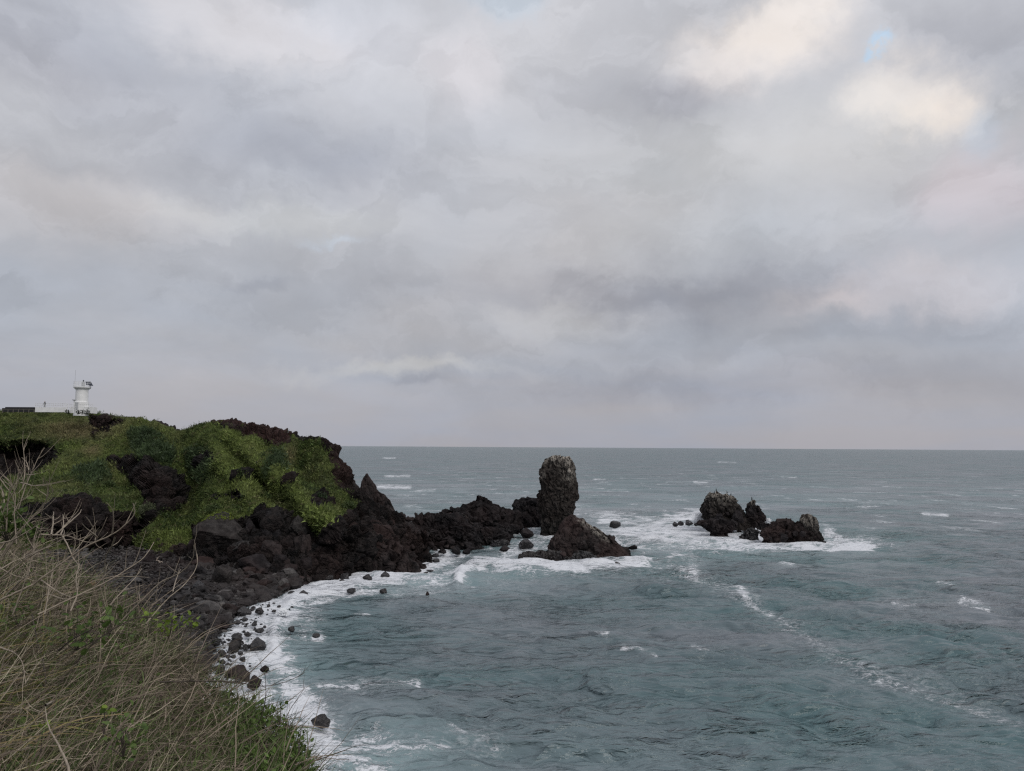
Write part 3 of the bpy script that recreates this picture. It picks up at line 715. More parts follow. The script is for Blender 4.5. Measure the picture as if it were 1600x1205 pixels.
def knolls():
    nr, nc = HR.shape; n = 9000
    i = rng.integers(4, nr - 16, n); j = rng.integers(0, nc - 1, n)
    P = HV[i, j]; dens = fbm(P, 6, 3, s=67)
    keep = (HR[i, j] < .3) & (rng.random(n) < np.clip(.16 + dens * .9, .03, 1)); i, j, P = i[keep], j[keep], P[keep]; n = len(P); K = 44
    r = rng.uniform(.25, .75, n)
    u = rng.normal(size=(n, K, 3)); u /= np.linalg.norm(u, axis=2)[..., None]; u[..., 2] = np.abs(u[..., 2])
    q = P[:, None] + u * (r[:, None] * rng.uniform(.75, 1.1, (n, K)))[..., None] * np.array([1, 1, .8])
    D = u + rng.normal(size=(n, K, 3)) * .5; D /= np.linalg.norm(D, axis=2)[..., None]; S = np.cross(D, rng.normal(size=(n, K, 3))); S /= np.linalg.norm(S, axis=2)[..., None] + 1e-9
    L = rng.uniform(.12, .26, (n, K))[..., None]
    V = np.stack([q - S * L * .4, q + S * L * .4, q + D * L], 2).reshape(-1, 3)
    base = np.where(rng.random((n, 1)) < .45, np.array([[.042, .062, .026]]), np.where(rng.random((n, 1)) < .5, np.array([[.105, .140, .04]]), np.array([[.13, .125, .06]]))) * rng.uniform(.75, 1.3, (n, 1))
    col = np.repeat((base[:, None] * rng.uniform(.7, 1.3, (n, K, 1)))[:, :, None], 3, 2).reshape(-1, 3)
    tag(obj('heath', mesh_from('heath', V, np.arange(len(V)).reshape(-1, 3), M_leaf, {'tint': col})), 'low rounded heath tufts dotting the headland turf', 'undergrowth', kind='stuff')
knolls()

# ------------------------------------------------------------------ the beach under the headland
def build_beach():
    pxs = np.arange(-260, 690, 3.0); ns = 90
    pf = ip(foot, pxs) - 3; zf = ip(footz, pxs) + .35
    A = sea_at(pxs, pf, 0); d = ray(pxs, pf); s = (zf - H) / d[:, 2]; A = d * s[:, None]; A[:, 2] += H
    pw = ip(WATERLINE, pxs); B = sea_at(pxs, pw, 0)
    s = np.linspace(-.04, 1.25, ns)
    G = A[None] * (1 - s)[:, None, None] + B[None] * s[:, None, None]
    G[:, :, 2] = np.where(s[:, None] < 1, zf[None] * (1 - s[:, None]) ** .9 if False else zf[None] * np.clip(1 - s[:, None], 0, 1.05), -(s[:, None] - 1) * 5)
    V = G.reshape(-1, 3)
    V[:, 2] += .16 * fbm(V, 4, 4, s=80) - .14
    me = mesh_from('beach', V, grid_faces(ns, len(pxs)), M_rock)
    tag(obj('beach', me), 'dark volcanic gravel beach in the cove', kind='structure')
    return A, B, pxs, zf
BA, BB, BPX, BZ = build_beach()
def beach_point(px, s):
    A = np.stack([np.interp(px, BPX, BA[:, k]) for k in range(3)], -1); B = np.stack([np.interp(px, BPX, BB[:, k]) for k in range(3)], -1)
    P = A * (1 - s)[..., None] + B * s[..., None]; P[..., 2] = np.where(s < 1, np.interp(px, BPX, BZ) * (1 - s), -(s - 1) * 3)
    return P

# ------------------------------------------------------------------ boulders
def boulder_mesh(name, sub, seed, mat, flat=.62, planes=16, rough=.05):
    V, F = ICO[sub]; r = np.random.default_rng(seed)
    n = r.normal(size=(planes, 3)); n /= np.linalg.norm(n, axis=1)[:, None]; d = r.uniform(.48, .92, planes)
    c = V @ n.T; rad = np.where(c > .05, d / np.maximum(c, .05), 9).min(1); rad = np.minimum(rad, 1.05)
    W = V * rad[:, None]
    W = W + V * (rough * (fbm(W + seed, .45, 4, .6, s=seed) + .5 * (worley(W * 2.2 + seed, seed)[2] - .5)))[:, None]
    W[:, 2] *= flat; W /= np.abs(W).max(0) * np.array([1, 1, 1.0]); 
    return mesh_from(name, W, F, mat, {'pale': np.zeros(len(W))})
PROTO = {}
for key, mt in (('b', M_rock), ('r', M_rock_red), ('g', M_rock_grey), ('w', M_rock_wet)):
    PROTO[key] = [boulder_mesh('boulder', 4, 100 + k, mt, rough=.13, planes=11, flat=.8) for k in range(4)]
COB = {key: [boulder_mesh('cobble', 2, 200 + k, mt, planes=12, rough=.06) for k in range(6)] for key, mt in (('b', M_cob_b), ('r', M_rock_red), ('g', M_cob_g), ('w', M_rock_wet))}

def land_Y(px, py):
    """distance of the headland or the beach along a sight line"""
    if py > ip(foot, px) - 2:
        d = ray(px, py); z = np.interp(py, [ip(foot, px), ip(WATERLINE, px)], [float(ip(footz, px)), 0])
        return float((z - H) / d[2] * d[1])
    t = (ip(foot, px) - py) / (ip(foot, px) - ip(crest, px))
    return float(headland_point(np.array([float(px)]), np.array([t]))[2][0])
def place_boulder(name, label, cat, px, py, w_, h_, key='b', Y=None, rot=0, group=None, depth=None, tilt=0.0, k=None):
    """centre (px, py) and size in photograph pixels"""
    Yb = land_Y(px, py + h_ * .35) if Y is None else Y
    c = at(np.array(float(px)), np.array(float(py)), np.array(Yb))
    sx = w_ / 2 * Yb / FPX; sz = h_ / 2 * Yb / FPX * 1.12
    o = obj(name, PROTO[key][(k if k is not None else rng.integers(0, 4))], loc=c)
    o.scale = (sx, depth or sx * .9, sz); o.rotation_euler = (0, R(tilt), R(rot))
    return tag(o, label, cat, group)
SEAY = lambda py: H * FPX / (py - 698.5)
big = [  # label, px, py, w, h, kind, tilt
    ('large grey flat-faced boulder with a mossy green top below the grass slope', 345, 830, 84, 62, 'g', 8),
    ('dark shoulder boulder wedged beside the large grey mossy-topped boulder', 300, 858, 30, 32, 'b', 0),
    ('pale grey angular boulder in the middle of the boulder pile', 375, 856, 42, 26, 'g', -6),
    ('small pale boulder tucked under the large grey mossy-topped boulder', 330, 858, 20, 14, 'g', 0),
    ('reddish brown tilted slab boulder right of the pale angular boulder', 422, 862, 42, 42, 'r', 28),
    ('tall brown outcrop boulder below the turf above the reddish slab', 424, 826, 38, 62, 'b', 10),
    ('craggy lichen-spotted boulder under the turf left of the slab face', 468, 826, 44, 46, 'g', 0),
    ('round brown boulder resting against the great slab face', 472, 852, 34, 36, 'r', 0),
    ('long low reddish boulder left in the pile at the cliff foot', 322, 878, 46, 24, 'r', 4),
    ('wide dark boulder with a flat top in the centre of the pile', 398, 882, 62, 34, 'b', 3),
    ('rough brown boulder on the right of the boulder pile by the surf', 450, 890, 46, 22, 'r', 0),
    ('pointed grey boulder standing at the front of the pile', 346, 901, 34, 38, 'g', -12),
    ('dark sloping boulder on the left of the pile above the cobbles', 308, 895, 32, 26, 'b', 0),
    ('rounded grey boulder between the pointed boulder and the wide dark one', 373, 897, 24, 20, 'g', 0),
    ('smooth oval grey boulder below the wide dark boulder', 404, 897, 20, 11, 'g', 0),
    ('greenish grey boulder near the end of the surf line', 434, 903, 18, 14, 'g', 0),
    ('flat grey boulder lying at the upper edge of the cobbles', 406, 905, 22, 10, 'g', 0),
    ('blunt black boulder standing alone at the lip of the wash', 394, 933, 16, 15, 'w', 0),
    ('black boulder low on the left by the pointed grey boulder', 309, 915, 24, 18, 'w', 0),
    ('dark brown block below the tall outcrop boulder', 436, 876, 26, 24, 'b', 0),
    ('mossy dark boulder at the left end of the pile near the grass', 285, 862, 24, 20, 'b', 0),
    ('dark lump of rock at the cliff foot left of the pale driftwood', 232, 872, 26, 22, 'b', 0),
    ('low dark boulder at the foot of the grass slope beside the driftwood', 262, 868, 26, 18, 'b', 0),
    ('brown rock lump filling the gap left of the great slab', 480, 880, 30, 22, 'b', 0),
    ('small brown ridge rock jutting under the mossy notch', 392, 826, 24, 34, 'b', 0),
]
for i, (lab, px, py, w_, h_, kd, tl) in enumerate(big):
    place_boulder('boulder', lab, 'boulder', px, py + h_ * .04, w_ * .92, h_ * .90, kd, rot=i * 47 % 360 if w_ < h_ * 1.6 else (i % 3) * 12 - 12, tilt=tl, k=i % 4, group='boulders piled at the cliff foot')
wash = [
    ('large round black boulder standing in the white wash', 403, 1008, 25, 18), ('low black boulder breaking the surf at the base of the cove', 501, 1127, 32, 16),
    ('dark boulder in the wash just above the round black one', 370, 996, 22, 13), ('grey rounded boulder left of the round black boulder', 365, 1011, 22, 16),
    ('brown rock between two boulders in the wash', 371, 1003, 20, 8), ('small pointed rock left beside the round black boulder', 383, 1011, 11, 8),
    ('black rock awash in open water with a foam ring', 494, 993, 17, 7), ('black rock poking out where the breaker ends', 456, 983, 12, 7),
    ('dark double-humped rock at the top of the wash', 381, 955, 24, 11), ('black rock right of the double-humped rock', 405, 954, 14, 8),
    ('flat wet rock in the middle of the wash', 397, 975, 12, 7), ('wedge-shaped rock below the flat wet rock', 406, 985, 15, 6),
    ('little black rock at the left of the wash', 371, 972, 10, 6), ('brown boulder half hidden by the dry grass tips', 370, 1054, 42, 22),
    ('brown boulder washed by foam behind the long twig', 397, 1068, 28, 20), ('dark leaning rock near the dry grass', 344, 1047, 14, 12),
    ('flat brown rock awash above the twig-crossed boulder', 414, 1045, 14, 8), ('black flat rock left of the grey rounded boulder', 347, 1021, 14, 8),
    ('small black rock in the lower wash', 356, 1026, 10, 6), ('oval black rock alone in the lower wash', 380, 1030, 12, 6),
    ('dark rock beside the beach edge in the lower wash', 338, 1027, 12, 8), ('black rock at the lower beach edge', 347, 1034, 12, 6),
    ('broad black rock awash under the great slab', 512, 903, 24, 10), ('stubby black rock second along under the slab', 540, 902, 17, 11),
    ('round grey wet rock in front of the stubby rock', 535, 910, 18, 8), ('pointed black rock in the white water under the slab', 574, 903, 16, 9),
    ('pair of low black rocks in the surf foam', 549, 923, 20, 8), ('small black rock at the outer edge of the surf', 600, 924, 14, 7),
    ('black rock split in two where the surf line starts', 474, 928, 16, 9), ('flat dark rock at the surf edge beside the beach', 456, 926, 14, 5),
    ('low rocks awash off the right end of the slab', 680, 868, 18, 6), ('flat rock awash below the slab end', 682, 876, 14, 5),
    ('dark reef rock off the end of the slab face', 602, 898, 14, 8), ('brown submerged rock showing through the foam', 668, 927, 6, 5),
    ('little rock showing in the surf right of the slab', 672, 892, 12, 4), ('small wet rock in foam left of the wave front', 666, 896, 8, 5),
]
for i, (lab, px, py, w_, h_) in enumerate(wash):
    Y = SEAY(py + h_ * .42) + w_ / 2 * .09
    place_boulder('wave_washed_rock', lab, 'rock', px, py + .5, w_, h_ * 1.15, 'w' if 'brown' not in lab and 'grey' not in lab else ('r' if 'brown' in lab else 'g'), Y=Y,
                  rot=i * 61 % 360 if w_ < h_ * 1.5 else (i % 5) * 9 - 18, tilt=(i % 5) * 4 - 8, k=i % 4, group='rocks standing in the surf of the cove')

for q in range(190):
    px = rng.uniform(322, 450); py = rng.uniform(940, 1075); lo = np.interp(py, [940, 960, 990, 1030, 1075], [400, 372, 348, 328, 318]); px = lo + abs(rng.normal()) * 34 - 4
    w_ = float(np.clip(rng.lognormal(1.45, .5), 2.2, 13)); Y = SEAY(py)
    place_boulder('shore_stone', 'small wet black stone washed by foam at the edge of the cove beach', 'rock', px, py, w_, w_ * rng.uniform(.4, .7), 'w', Y=Y, rot=rng.uniform(0, 360), group='small stones in the wash')
def cobbles():
    n = 21000
    px = rng.uniform(40, 470, n * 2); s = rng.random(n * 2) ** 1.0 * 1.12
    P = beach_point(px, s); qx, qy, _ = proj(P)
    ok = (qy < 1085) & (qy > 850) & (px < 470) & (P[:, 2] > -.35)
    ok &= ~((s > .95) & (rng.random(n * 2) < .65))
    P, px, s, qx, qy = P[ok][:n], px[ok][:n], s[ok][:n], qx[ok][:n], qy[ok][:n]; n = len(P)
    size = np.clip(rng.lognormal(-1.42, .45, n), .12, .8)
    # bigger, paler stones at the top of the beach on the left
    size *= np.where(qx > 270, 1.25, 1.0) * np.where(rng.random(n) < .03, 1.7, 1)
    # keep clear of boulders, driftwood
    order = np.argsort(-(size * FPX / P[:, 1])); ind = order[:290]; rest = order[290:]
    grey = (rng.random(n) < np.where((qx < 210) & (qy < 925), .62, .14))
    for q in ind:
        key = 'g' if grey[q] else ('r' if rng.random() < .2 else 'b')
        o = obj('beach_cobble', COB[key][rng.integers(0, 6)], loc=P[q] + np.array([0, 0, size[q] * .25 + .05]))
        o.scale = (size[q] * rng.uniform(.8, 1.2), size[q] * rng.uniform(.7, 1), size[q] * rng.uniform(.5, .8)); o.rotation_euler = (rng.normal() * .2, rng.normal() * .2, rng.uniform(0, 6.3))
        tag(o, 'dark rounded cobble lying on the beach in the cove', 'stone', 'cobbles spread over the cove beach')
    V0, F0 = ICO[1]; acc = {'b': Acc(), 'g': Acc()}
    r2 = np.random.default_rng(5); protos = []
    for k in range(12):
        W = V0 * r2.uniform(.72, 1.12, len(V0))[:, None]; protos.append(W)
    for q in rest:
        W = protos[int(q) % 12] * (size[q] * .58) * np.array([r2.uniform(.8, 1.3), r2.uniform(.7, 1.1), r2.uniform(.5, .85)])
        a = r2.uniform(0, 6.3); c, s_ = math.cos(a), math.sin(a); W = W @ np.array([[c, s_, 0], [-s_, c, 0], [0, 0, 1]])
        acc['g' if grey[q] else 'b'].add(W + P[q] + np.array([0, 0, size[q] * .15 + r2.uniform(0, .22)]), F0)
    for key, mt, lab in (('b', M_cob_b, 'black shingle covering the cove beach'), ('g', M_cob_g, 'paler grey shingle at the top of the cove beach')):
        tag(obj('shingle', acc[key].mesh('shingle', mt)), lab, 'shingle', kind='stuff')
cobbles()

# ------------------------------------------------------------------ sea stack, ridge and skerries
def rock_loft(name, label, Y, rows, mat, jag=1.0, depth=.7, seed=1, pale=None, res=.28, group=None, cat='rock', fine=1.0, lean=0.0, cell=2.6, zs=.55):
    """rows: (py, x_left, x_right) of the silhouette from the top down; the last is the water line seen along the rock's middle"""
    rows = sorted(rows); ys = np.array([r[0] for r in rows], float); xl = np.array([r[1] for r in rows], float); xr = np.array([r[2] for r in rows], float)
    hpx = ys[-1] - ys[0]; m = Y / FPX
    nz = int(max(14, hpx * m / res)); nth = int(max(40, 2 * 3.14 * np.max(xr - xl) / 2 * m / res)); nth = min(nth, 220); nz = min(nz, 150)
    pys = np.concatenate([np.linspace(ys[0], ys[-1], nz), ys[-1] + np.array([2, 5, 9])])
    L = np.interp(pys, ys, xl); Rr = np.interp(pys, ys, xr)
    hw = (Rr - L) / 2 * m; ext = np.array([1.0, 1.03, 1.05]); hw[-3:] *= ext
    c = at((L + Rr) / 2, pys, np.full(len(pys), Y))
    th = np.linspace(0, 2 * np.pi, nth, endpoint=False)
    e = 3.0; ct, st = np.cos(th), np.sin(th); sup = (np.abs(ct) ** e + np.abs(st) ** e) ** (-1 / e)
    dmax = hw.max() * depth
    rd = np.minimum(hw * depth * 1.0, dmax) * .55 + dmax * .45 * (hw / hw.max()) ** .5
    X = c[:, 0][:, None] + hw[:, None] * (ct * sup)[None]; Yy = Y + rd[:, None] * (st * sup)[None] + lean * (c[:, 2] / max(c[0, 2], 1))[:, None]
    Z = np.repeat(c[:, 2][:, None], nth, 1)
    V = np.stack([X, Yy, Z], -1)
    # front of the rock hangs lower in the picture only because it is nearer: keep heights
    N = np.stack([(ct * sup)[None].repeat(len(pys), 0), (st * sup)[None].repeat(len(pys), 0), np.zeros_like(Z)], -1)
    slope = np.gradient(hw) / (-(np.gradient(c[:, 2])) - 1e-6); N[..., 2] = np.clip(slope, 0, 3)[:, None]
    N /= np.linalg.norm(N, axis=2)[..., None]
    top = V[0].mean(0) + np.array([0, 0, .1])
    Vf = np.concatenate([V.reshape(-1, 3), top[None]]); Nf = np.concatenate([N.reshape(-1, 3), [[0, 0, 1]]])
    nzT = len(pys); F = grid_faces(nzT, nth, wrap=True)
    Q = Vf + 31 * seed
    Qw = Q + .6 * np.stack([vnoise(Q / 1.5, 1), vnoise(Q / 1.5, 2), vnoise(Q / 1.5, 3)], 1)
    Qw = Qw * np.array([1, 1, zs])
    f1, f2, cid = worley(Qw / cell, seed); g1, g2, cid2 = worley(Qw / (cell * .36), seed + 3); k1, k2, cid3 = worley(Qw / (cell * .16), seed + 5)
    dsp = (cid - .55) * .42 * cell * .55 + np.minimum(f2 - f1, .22) * 1.0 * cell * .5 + (cid2 - .5) * .30 * fine + np.minimum(g2 - g1, .25) * .5 * fine + (cid3 - .5) * .08 * fine - .55 * np.clip(.10 - (f2 - f1), 0, 1) * cell - .5 * np.clip(.10 - (g2 - g1), 0, 1) * cell \
        + .30 * fbm(Q, 1.2, 4, .6, s=seed, ridged=True)
    dsp = dsp - dsp.mean() - .10
    bx = lambda c_, k_: ((c_ * k_) % 1.0) - .5
    blk = np.stack([bx(cid, 37.1), bx(cid, 91.7) * .6, bx(cid, 53.3)], 1) * cell * .50 + np.stack([bx(cid2, 37.1), bx(cid2, 91.7) * .6, bx(cid2, 53.3)], 1) * cell * .30
    lim = np.minimum(1, np.concatenate([np.repeat(hw, nth), [hw[0]]]) / (cell * .55) + .25)
    Vf = Vf + Nf * (dsp * jag * 1.25 * lim)[:, None] + blk * (jag * lim)[:, None]
    zt_ = c[0, 2] + .1; up_ = Vf[:, 2] > 0; Vf[up_, 2] *= min(1.0, zt_ / Vf[:, 2].max())
    pv = np.zeros(len(Vf))
    if pale is not None: qx, qy, _ = proj(Vf); pv = pale(qx, qy, Vf, Nf)
    tri = np.stack([np.full(nth, len(Vf) - 1), (np.arange(nth) + 1) % nth, np.arange(nth)], 1)
    # triangles for everything
    T = np.concatenate([F[:, [0, 1, 2]], F[:, [0, 2, 3]]]); T = np.concatenate([T[:, ::-1], tri[:, ::-1]])
    base = np.array([c[-4, 0], Y, 0.0]); me = mesh_from(name, Vf - base, T, mat, {'pale': pv})
    o = obj(name, me, loc=base); return tag(o, label, cat, group)

def stack_pale(qx, qy, V, N):
    a = np.clip(1.15 - (qy - 711) / 17, 0, 1) * np.where(qx > 858, 1, .75) + .95 * np.exp(-(((qx - 889) / 9) ** 2 + ((qy - 738) / 16) ** 2)) \
        + .6 * np.exp(-(((qx - 847) / 4) ** 2 + ((qy - 742) / 7) ** 2)) + .06 * np.exp(-((qy - 772) / 30) ** 2)
    return np.clip(a, 0, 1.1)
rock_loft('sea_stack', 'tall upright sea stack with white droppings on its top', 172, [
    (711, 865, 874), (712, 862, 877), (713, 860, 888), (719, 853, 893), (727, 849, 896), (735, 845, 899), (742, 844, 899), (752, 845, 900), (764, 846, 901), (772, 842, 901),
    (785, 843, 898), (798, 844, 898), (806, 847, 896), (815, 848, 892), (824, 848, 888), (833, 845, 884)], M_stack, jag=.74, depth=.8, seed=3, pale=stack_pale, res=.15, cat='sea stack', fine=1.5, cell=2.0, zs=.5)
rock_loft('lava_rock', 'broad conical reddish brown rock in front of the tall stack', 139, [
    (805, 889, 897), (808, 884, 903), (813, 880, 914), (820, 875, 925), (827, 871, 934), (835, 867, 944), (842, 863, 954), (850, 860, 966), (857, 858, 977), (864, 860, 981)],
    M_rock_red, jag=.5, depth=.62, seed=5, res=.2, pale=lambda qx, qy, V, N: .75 * np.exp(-(line_d(qx, qy, [(905, 812), (930, 828), (950, 842)]) / 5) ** 2), cat='rock', cell=2.2)
rock_loft('lava_rock', 'small jagged rock at the foot of the conical rock', 129, [(860, 908, 918), (865, 900, 926), (872, 895, 934), (878, 893, 940)], M_rock_wet, seed=6, res=.16, jag=.7, cell=1.4)
rock_loft('lava_rock', 'low black reef rocks left of the conical rock', 133, [(858, 846, 862), (862, 822, 875), (867, 812, 885), (871, 810, 890)], M_rock_wet, seed=7, res=.16, jag=1.0, cell=1.0, depth=.25)
rock_loft('lava_rock', 'jagged rust-black peak in the middle of the lava ridge', 172, [
    (774, 745, 758), (777, 741, 765), (781, 738, 770), (786, 726, 790), (790, 716, 800), (797, 692, 806), (804, 680, 812), (814, 672, 815), (824, 665, 812), (834, 660, 800)], M_rock, seed=8, res=.26, depth=.3, jag=1.1, cat='rock')
rock_loft('lava_rock', 'black dome-shaped rock joining the ridge to the stack', 186, [
    (777, 818, 836), (779, 812, 844), (784, 807, 850), (792, 801, 856), (802, 798, 858), (812, 796, 858), (822, 790, 856)], M_rock, seed=9, res=.26, depth=.45, jag=.9)
rock_loft('lava_rock', 'low black shelf of lava between headland and peak', 148, [
    (801, 668, 682), (804, 662, 700), (808, 655, 712), (814, 648, 724), (822, 644, 736), (832, 642, 744), (842, 642, 750), (852, 645, 752)], M_rock, seed=10, res=.2, depth=.42, jag=1.3, cell=1.6)
rock_loft('lava_rock', 'brown sloping slab on top of the lava shelf', 156, [(801, 690, 712), (806, 680, 726), (813, 676, 736), (820, 676, 742), (832, 680, 745), (846, 685, 745)], M_rock_red, seed=11, res=.22, depth=.4, jag=.8)
rock_loft('lava_rock', 'dark rounded block in front of the jagged peak', 153, [(822, 752, 772), (825, 745, 785), (832, 741, 795), (840, 742, 798), (847, 745, 796)], M_rock, seed=12, res=.18, depth=.45, jag=.9, cell=1.6)
rock_loft('lava_rock', 'flat outer tip of the block beside the channel', 151, [(842, 778, 786), (845, 772, 792), (850, 768, 794)], M_rock_wet, seed=13, res=.18, jag=.6, cell=1.2)
rock_loft('lava_rock', 'broken rocks behind the channel below the peak', 165, [(817, 788, 802), (820, 780, 812), (826, 772, 818), (836, 780, 803)], M_rock, seed=14, res=.2, jag=1.0, cell=1.4, depth=.4)
rock_loft('rock_spire', 'pointed brown rock spire at the tip of the headland', 138, [
    (740, 572, 574), (747, 569, 577), (753, 567, 580), (759, 566, 584), (766, 564, 589), (772, 562, 598), (780, 562, 606), (790, 560, 611), (800, 556, 618), (812, 552, 628),
    (824, 548, 638), (838, 545, 646), (852, 540, 652), (869, 535, 660)], M_rock_red, seed=15, res=.2, depth=.5, jag=.42, cat='rock spire', cell=1.9)
rock_loft('rock_slab', 'great brown fractured slab face meeting the surf', 123, [
    (812, 528, 566), (818, 518, 585), (826, 508, 600), (836, 501, 612), (848, 494, 626), (860, 489, 640), (870, 487, 650), (880, 486, 656), (888, 486, 660)], M_rock_red, seed=16, res=.2, depth=.32, jag=.8, cat='cliff', cell=3.4)
for i, (lab, py, px, w_, h_) in enumerate([
    ('angular black rock standing in the channel near the stack', 833, 823, 22, 12), ('broad low rock in the channel above the reef rocks', 850, 822, 26, 12),
    ('small dark dome rock in the channel', 858, 788, 20, 9), ('black rock in the foam right behind the conical rock', 820, 960, 20, 9),
    ('small black rock off the right tip of the conical rock', 855, 989, 18, 6), ('flat black rock awash in front of the conical rock', 881, 962, 16, 5),
    ('small dark rock beside the left base of the conical rock', 854, 858, 8, 6)]):
    place_boulder('channel_rock', lab, 'rock', px, py, w_, h_ * 1.2, 'w' if i % 2 else 'b', Y=SEAY(py + h_ * .45), rot=i * 50, k=i % 4, group='rocks in the channel round the stack')
pale_top = lambda y0, s: (lambda qx, qy, V, N: .85 * np.clip(1 - (qy - y0) / s, 0, 1))
rock_loft('skerry', 'largest blocky skerry with streaks of droppings on its crest', 180, [
    (768, 1112, 1124), (770, 1108, 1138), (773, 1104, 1145), (779, 1102, 1150), (788, 1099, 1154), (797, 1098, 1160), (804, 1099, 1165), (811, 1102, 1172), (817, 1106, 1174)], M_stack, jag=.8, seed=20, res=.17, depth=.6, pale=pale_top(768, 24), cat='skerry', cell=2.2, fine=1.2)
rock_loft('skerry', 'pointed skerry fang beside the largest blocky skerry', 178, [
    (781, 1172, 1177), (785, 1169, 1180), (792, 1167, 1184), (800, 1166, 1190), (808, 1166, 1196), (816, 1172, 1200)], M_rock, seed=21, res=.18, depth=.7, pale=pale_top(781, 10), cat='skerry', cell=1.6)
rock_loft('skerry', 'dark low ramp of rock in front of the blocky skerry', 170, [(808, 1116, 1136), (812, 1100, 1146), (818, 1092, 1150), (824, 1100, 1150), (832, 1112, 1136)], M_rock, seed=22, res=.2, depth=.45, cat='skerry', cell=1.6)
for i, (lab, px, py, w_, h_) in enumerate([('leftmost low rock of the thin row beside the skerries', 1055, 819, 10, 6), ('second low rock in the thin row beside the skerries', 1064, 818, 12, 6),
    ('widest rock in the thin row beside the skerries', 1077, 817.5, 18, 8), ('rock at the inner end of the thin row by the skerries', 1088, 819, 10, 5)]):
    place_boulder('skerry_rock', lab, 'rock', px, py, w_, h_ * 1.2, 'w', Y=SEAY(py + 3), rot=i * 70, k=i % 4, group='thin row of low rocks beside the skerries')
rock_loft('skerry', 'small low rock between the two skerry groups', 163, [(825, 1172, 1177), (829, 1162, 1182), (835, 1159, 1183)], M_rock_wet, seed=24, res=.16, depth=.6, cat='skerry', cell=1.2)
rock_loft('skerry', 'long low skerry of dark rock sloping into foam', 160, [
    (810, 1228, 1238), (813, 1206, 1250), (817, 1204, 1258), (823, 1196, 1272), (830, 1186, 1278), (838, 1190, 1281), (843, 1196, 1283)], M_rock_red, seed=25, res=.2, depth=.35, cat='skerry', cell=1.8, jag=1.1)
rock_loft('skerry', 'pale guano-capped knob at the right end of the long skerry', 159, [
    (803, 1262, 1268), (806, 1257, 1271), (811, 1253, 1275), (817, 1252, 1277), (825, 1254, 1278), (835, 1258, 1280), (842, 1262, 1282)], M_stack, jag=.7, seed=26, res=.16, depth=.8, pale=pale_top(800, 34), cat='skerry', cell=1.4)
# loose blocks over the lava ridge
jumble = 0
for q in range(110):
    px = rng.uniform(642, 750); lo = np.interp(px, [642, 690, 720, 735, 752], [864, 863, 868, 862, 846]); hi = np.interp(px, [642, 670, 690, 720, 750], [828, 804, 806, 812, 824])
    py = rng.uniform(hi, lo); u = (py - hi) / (lo - hi)
    Yb = np.interp(py, [hi, lo], [158, SEAY(lo)]) - rng.uniform(0, 2); w_ = rng.uniform(6, 17)
    o = place_boulder('lava_block', 'rough black lava block heaped between headland and stack', 'rock', px, py, w_, w_ * rng.uniform(.45, .8), 'b' if rng.random() < .85 else 'r', Y=Yb, rot=rng.uniform(0, 360), group='lava blocks heaped along the ridge', tilt=rng.uniform(-20, 20))
for q, (x0, x1, y0, y1, Yq, m_n) in enumerate([(700, 800, 792, 826, 166, 26), (800, 850, 790, 818, 182, 12), (875, 960, 838, 872, 131, 16), (1105, 1160, 800, 822, 172, 10), (1190, 1270, 826, 842, 154, 10), (545, 650, 800, 880, 126, 40)]):
    for _ in range(m_n):
        u_, v_ = rng.random(2); px = x0 + (x1 - x0) * u_; py = y0 + (y1 - y0) * v_; w_ = rng.uniform(6, 15)
        Yw = min(Yq + (1 - v_) * 6, SEAY(max(py + 2, 760)) + 2)
        place_boulder('jutting_block', ['angular black block jutting from the flank of the lava peak', 'black block on the dome rock beside the stack', 'brown block on the lower flank of the conical rock', 'dark block on the foot of the blocky skerry', 'dark block on the long low skerry', 'brown angular block on the fractured slab and spire'][q],
            'rock', px, py, w_, w_ * rng.uniform(.6, 1.0), 'r' if q in (2, 5) else 'b', Y=Yw, rot=rng.uniform(0, 360), group=['blocks on the lava peak', 'blocks on the dome rock', 'blocks on the conical rock', 'blocks on the blocky skerry', 'blocks on the low skerry', 'blocks on the fractured slab'][q], tilt=rng.uniform(-30, 30))
for q in range(60):
    px = rng.uniform(250, 500); py = ip(foot, px) + rng.uniform(-26, 6); w_ = rng.uniform(7, 18)
    place_boulder('fallen_block', 'dark fallen block among the big boulders at the cliff foot', 'rock', px, py, w_, w_ * rng.uniform(.55, .85), rng.choice(['b', 'b', 'r', 'g']), rot=rng.uniform(0, 360), group='fallen blocks among the boulders', tilt=rng.uniform(-20, 20))

# spray thrown up behind the left skerries
def spray(px, py, Y, wpx, hpx, n, label, seed):
    r = np.random.default_rng(seed); c = at(np.array(px * 1.0), np.array(py * 1.0), np.array(Y * 1.0)); m = Y / FPX
    V0 = np.array([(0, 0, 1), (.94, 0, -.33), (-.47, .82, -.33), (-.47, -.82, -.33)]); F0 = np.array([(0, 1, 2), (0, 2, 3), (0, 3, 1), (1, 3, 2)])
    a = r.random(n); P = np.stack([r.normal(size=n) * wpx * .38 * (1.1 - a * .6), r.normal(size=n) * wpx * .3, (a ** 1.3) * hpx - hpx * .3 + r.normal(size=n) * .6], 1) * m + c
    S = r.uniform(.03, .13, n)[:, None, None]
    V = (V0[None] * S + P[:, None]).reshape(-1, 3); F = (F0[None] + (np.arange(n) * 4)[:, None, None]).reshape(-1, 3)
    tag(obj('spray', mesh_from('spray', V, F, M_foam)), label, 'spray', kind='stuff')
M_foam = simple('white_spray', (0.72, 0.74, 0.77), .9, var=.05)
spray(1094, 812, 184, 15, 14, 2600, 'white spray bursting behind the left skerries', 1)
spray(1201, 815, 176, 6, 6, 500, 'small splash between the two skerry groups', 2)
spray(442, 958, 88, 10, 8, 1500, 'spray off the breaker curling at the top of the cove', 3)

